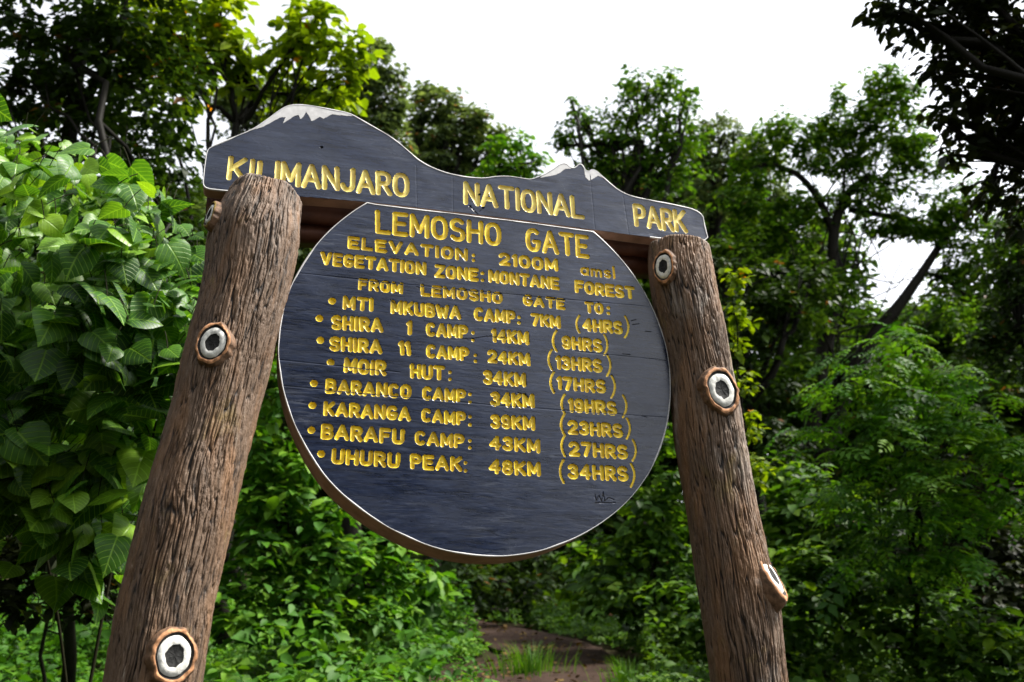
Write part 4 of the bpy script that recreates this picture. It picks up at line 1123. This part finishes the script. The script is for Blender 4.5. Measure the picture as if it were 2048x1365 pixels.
# --- the broad leaved shrub at the left: few, large leaves hanging on their stalks
def broad_shrub():
    base = at(140, 1365, 4.6); base = np.array([base[0], base[1], float(gz(base[0], base[1]))])
    o = empty('broad_leaved_shrub', base, 'big shrub of large heart shaped bright green leaves behind the left hand post', 'shrub')
    out_l = np.array([(-60, 240), (90, 250), (120, 330), (170, 350), (260, 360), (330, 430), (385, 500), (400, 620), (380, 760), (340, 880), (300, 1000), (270, 1120), (200, 1130), (130, 1070), (60, 1020), (-60, 1010)], float)
    pos, nr, tp, sz, ti = [], [], [], [], []
    n = 0
    cl = []
    while len(cl) < 120:
        x, y = random.uniform(-120, 410), random.uniform(290, 1130)
        if Carver.poly(np.array([max(x, -55)]), np.array([y]), out_l)[0]:
            k = random.random()
            cl.append((x, y, 3.8 + 1.6 * k ** 1.1 if y < 880 else 3.8 + .8 * k, random.uniform(.10, .24), random.gauss(.42, .14), random.gauss(0, .5)))
    cw = np.array([c[3] ** 1.6 for c in cl]); cw /= cw.sum()
    while n < 1850:
        x, y, d, cr_, ct, lean = cl[rng.choice(len(cl), p=cw)]
        off = np.array([random.gauss(0, .62), random.gauss(0, .5), random.gauss(0, .62)]) * cr_
        p = at(x, y, d) + off
        qx = 1024 + F * np.dot(p - CAM, RGT) / np.dot(p - CAM, FWD)
        if qx > 440: continue
        size = random.uniform(.075, .168) * (.80 + .42 * min(1, max(0, (y - 300) / 700)))
        f = -ray(x, y); f = f / np.linalg.norm(f)
        nn = f * random.uniform(.0, .7) + np.array([random.gauss(0, .5), random.gauss(0, .4), random.uniform(.3, 1.2)])
        t_ = np.array([lean + random.gauss(.0, .6), -.35 + random.gauss(0, .5), -1.0 if y > 600 else -.6])
        pos.append(p); nr.append(nn); tp.append(t_); sz.append(size)
        ti.append(min(1, max(0, random.gauss(ct, .20) + (.14 if y < 520 else 0))))
        n += 1
    pos, nr, tp, sz, ti = map(np.array, (pos, nr, tp, sz, ti))
    TV, TF = T_HEART
    V, Fa, T = scatter(T_HEART, pos, nr, tp, sz, ti)
    # each blade bends a little differently
    K = len(TV); V = V.reshape(-1, K, 3)
    cur = rng.normal(0, .16, (len(pos), 1)) * sz[:, None] * (TV[:, 1] ** 2)[None, :]
    V = V + cur[..., None] * norm(nr)[:, None, :]
    tw = rng.normal(0, .16, (len(pos), 1)) * sz[:, None] * (TV[:, 0] * np.maximum(TV[:, 1], 0))[None, :] * 2
    V = (V + tw[..., None] * norm(nr)[:, None, :]).reshape(-1, 3)
    mesh_obj('foliage', V, Fa, G['big'], o, base, smooth=True, attrs={'tint': T, 'lu': np.tile(TV[:, 0], len(pos)), 'lv': np.tile(TV[:, 1], len(pos))})
    mb = MB()
    g = np.random.default_rng(4)
    for k in range(4):
        tx, ty = g.uniform(-80, 370), g.uniform(300, 900); d = g.uniform(4.0, 5.0)
        e = at(tx, ty, d); s = base + g.normal(0, .28, 3) * [1, .6, 0]
        m_ = (s + e) / 2 + np.array([g.normal(0, .2), .15, .35])
        st = bezier(s, m_, e, 14)
        mb.add(*tube(st, np.linspace(.011, .004, 14), 7))
    for p, t_, s in zip(pos[::2], tp[::2], sz[::2]):
        e = p - norm(t_) * s * .6 + np.array([0, .03, .05])
        mb.add(*tube(bezier(p, (p + e) / 2 + [0, 0, .015], e, 4), np.full(4, .0022), 4))
    mb.build('stem', M_STEM, o, base)
M_STEM = mat_simple('green_brown_stem', (.014, .014, .005), .8, .3, 20, .1)
broad_shrub()

plant('shrub', 'thicket with shade black leaf colour filling the dark hollow under the broad leaved shrub', 'shrub',
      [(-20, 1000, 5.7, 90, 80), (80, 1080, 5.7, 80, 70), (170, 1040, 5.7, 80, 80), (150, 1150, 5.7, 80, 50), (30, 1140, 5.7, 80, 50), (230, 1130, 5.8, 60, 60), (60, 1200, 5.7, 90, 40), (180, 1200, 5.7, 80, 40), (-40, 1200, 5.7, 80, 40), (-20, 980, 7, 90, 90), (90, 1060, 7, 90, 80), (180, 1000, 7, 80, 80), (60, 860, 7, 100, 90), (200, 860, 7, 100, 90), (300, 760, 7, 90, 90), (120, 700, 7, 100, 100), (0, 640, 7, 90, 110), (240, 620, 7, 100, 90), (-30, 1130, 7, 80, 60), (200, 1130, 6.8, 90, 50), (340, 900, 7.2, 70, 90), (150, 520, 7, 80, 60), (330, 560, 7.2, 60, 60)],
      26, 2.6, G['shade'], T_OVAL, base=at(120, 1330, 7.1), r0=.015, seed=31, wood='stem', crown='foliage')  # fills the shaded hollow with darkness painted into the leaves

# --- low ground plants beside the path (uncountable)
def ground_cover():
    def field(name, label, n, xr, yr, mat, hmax, size, shift, tm, keep=None):
        x = rng.uniform(*xr, n); y = rng.uniform(*yr, n)
        m = ~on_path(x, y, .27)
        if keep is not None: m &= keep(x, y)
        x, y = x[m], y[m]; k = len(x)
        h = hmax * np.clip(.55 + .55 * noise(np.stack([x, y], 1) * 1.1, 31) + .25 * noise(np.stack([x, y], 1) * 3.1, 32), .08, 1.3)
        near = np.ones(k)
        z = gz(x, y) + h * rng.random(k) ** .55
        p = np.stack([x, y, z], 1)
        nr = np.array([0, -.25, 1.0]) + rng.normal(0, .45, (k, 3))
        tp = rng.normal(0, 1, (k, 3)) * [1, 1, .3] - [0, .2, .25]
        t = np.clip(.45 + shift + .22 * noise(p[:, :2] * 1.7, 33) + rng.normal(0, .16, k), 0, 1)
        V, Fa, T = scatter(tm, p, nr, tp, size * np.exp(rng.normal(0, .25, k)), t)
        o = mesh_obj(name, V, Fa, mat, attrs={'tint': T})
        tag(o, label, 'ground cover', kind='stuff')
    field('ground_plants', 'bright green low leafy plants covering the ground left of the path', 95000, (-9, .2), (6.2, 17), G['fresh'], .62, .075, .12, T_SIMPLE)
    field('ground_plants', 'taller broad leaved weeds rising out of the low plants left of the path', 16000, (-9, -.6), (6.6, 15), G['fresh'], 1.05, .13, .0, T_OVAL, keep=lambda x, y: noise(np.stack([x * .9, y * .9], 1), 44) > -.05)
    field('ground_plants', 'taller dark weeds standing right of the path', 14000, (1.6, 9), (6.6, 16), G['mid'], 1.0, .13, -.05, T_OVAL, keep=lambda x, y: noise(np.stack([x * .9, y * .9], 1), 45) > -.1)
    field('ground_plants', 'darker green low plants covering the ground right of the path', 80000, (.2, 10), (6.5, 20), G['mid'], .5, .085, .05, T_SIMPLE)
    field('ground_plants', 'shaded low plants round the far bend of the path', 40000, (-8, 8), (17, 30), G['mid'], .45, .12, 0, T_SIMPLE)
ground_cover()

def litter():
    pts = np.concatenate([p[:, :2] + np.stack([rng.normal(0, .5, len(p)) * p[:, 2], rng.normal(0, .5, len(p)) * p[:, 2]], 1) for p in PATHS for _ in range(5)])
    k = len(pts)
    p = np.stack([pts[:, 0], pts[:, 1], gz(pts[:, 0], pts[:, 1]) + .055 + .01 * rng.random(k)], 1)
    V, Fa, T = scatter(T_OVAL, p, np.array([0, 0, 1.]) + rng.normal(0, .3, (k, 3)), rng.normal(0, 1, (k, 3)), .065 * np.exp(rng.normal(0, .4, k)), np.clip(rng.normal(.45, .25, k), 0, 1))
    m = mat_leaf('dead_leaf', (.03, .018, .008), (.09, .052, .02), (.20, .14, .04), rough=.8, trans=.1, spec=.1)
    tag(mesh_obj('leaf_litter', V, Fa, m, attrs={'tint': T}), 'brown fallen leaves scattered on the earth path', 'leaf litter', kind='stuff')
litter()

def grass_tuft(px, py, label, n, hgt, spread, group=None):
    c = hit_ground(px, py)
    b = np.array([c[0], c[1], float(gz(c[0], c[1]))])
    o = empty('grass_tuft', b, label, 'grass tuft', group)
    V, Fq, T = [], [], []
    for k in range(n):
        a = random.uniform(0, 2 * math.pi); r = abs(random.gauss(0, spread))
        p0 = b + np.array([math.cos(a) * r, math.sin(a) * r, -.02])
        h = hgt * random.uniform(.45, 1.1); ln = random.uniform(.15, .6) * h
        p2 = p0 + np.array([math.cos(a) * ln + random.gauss(0, .03), math.sin(a) * ln, h])
        p1 = p0 + np.array([math.cos(a) * ln * .25, math.sin(a) * ln * .25, h * .75])
        c_ = bezier(p0, p1, p2, 5); w = np.array([-math.sin(a + .6), math.cos(a + .6), 0]) * .007
        s = len(V)
        for i, q in enumerate(c_):
            f = 1 - i / 4.4
            V += [q - w * f, q + w * f]
        for i in range(4): Fq.append((s + 2 * i, s + 2 * i + 1, s + 2 * i + 3, s + 2 * i + 2))
        T += [random.uniform(.3, .95)] * 10
    mesh_obj('blades', np.array(V), np.array(Fq), G['fresh'], o, b, attrs={'tint': np.array(T)})
grass_tuft(1062, 1352, 'tuft of tall green grass standing between the two tracks of the path', 260, .40, .24)
grass_tuft(1250, 1372, 'wispy tuft of green grass at the right edge of the path', 160, .34, .15)

print('verts', sum(len(o.data.vertices) for o in bpy.data.objects if o.type == 'MESH'))
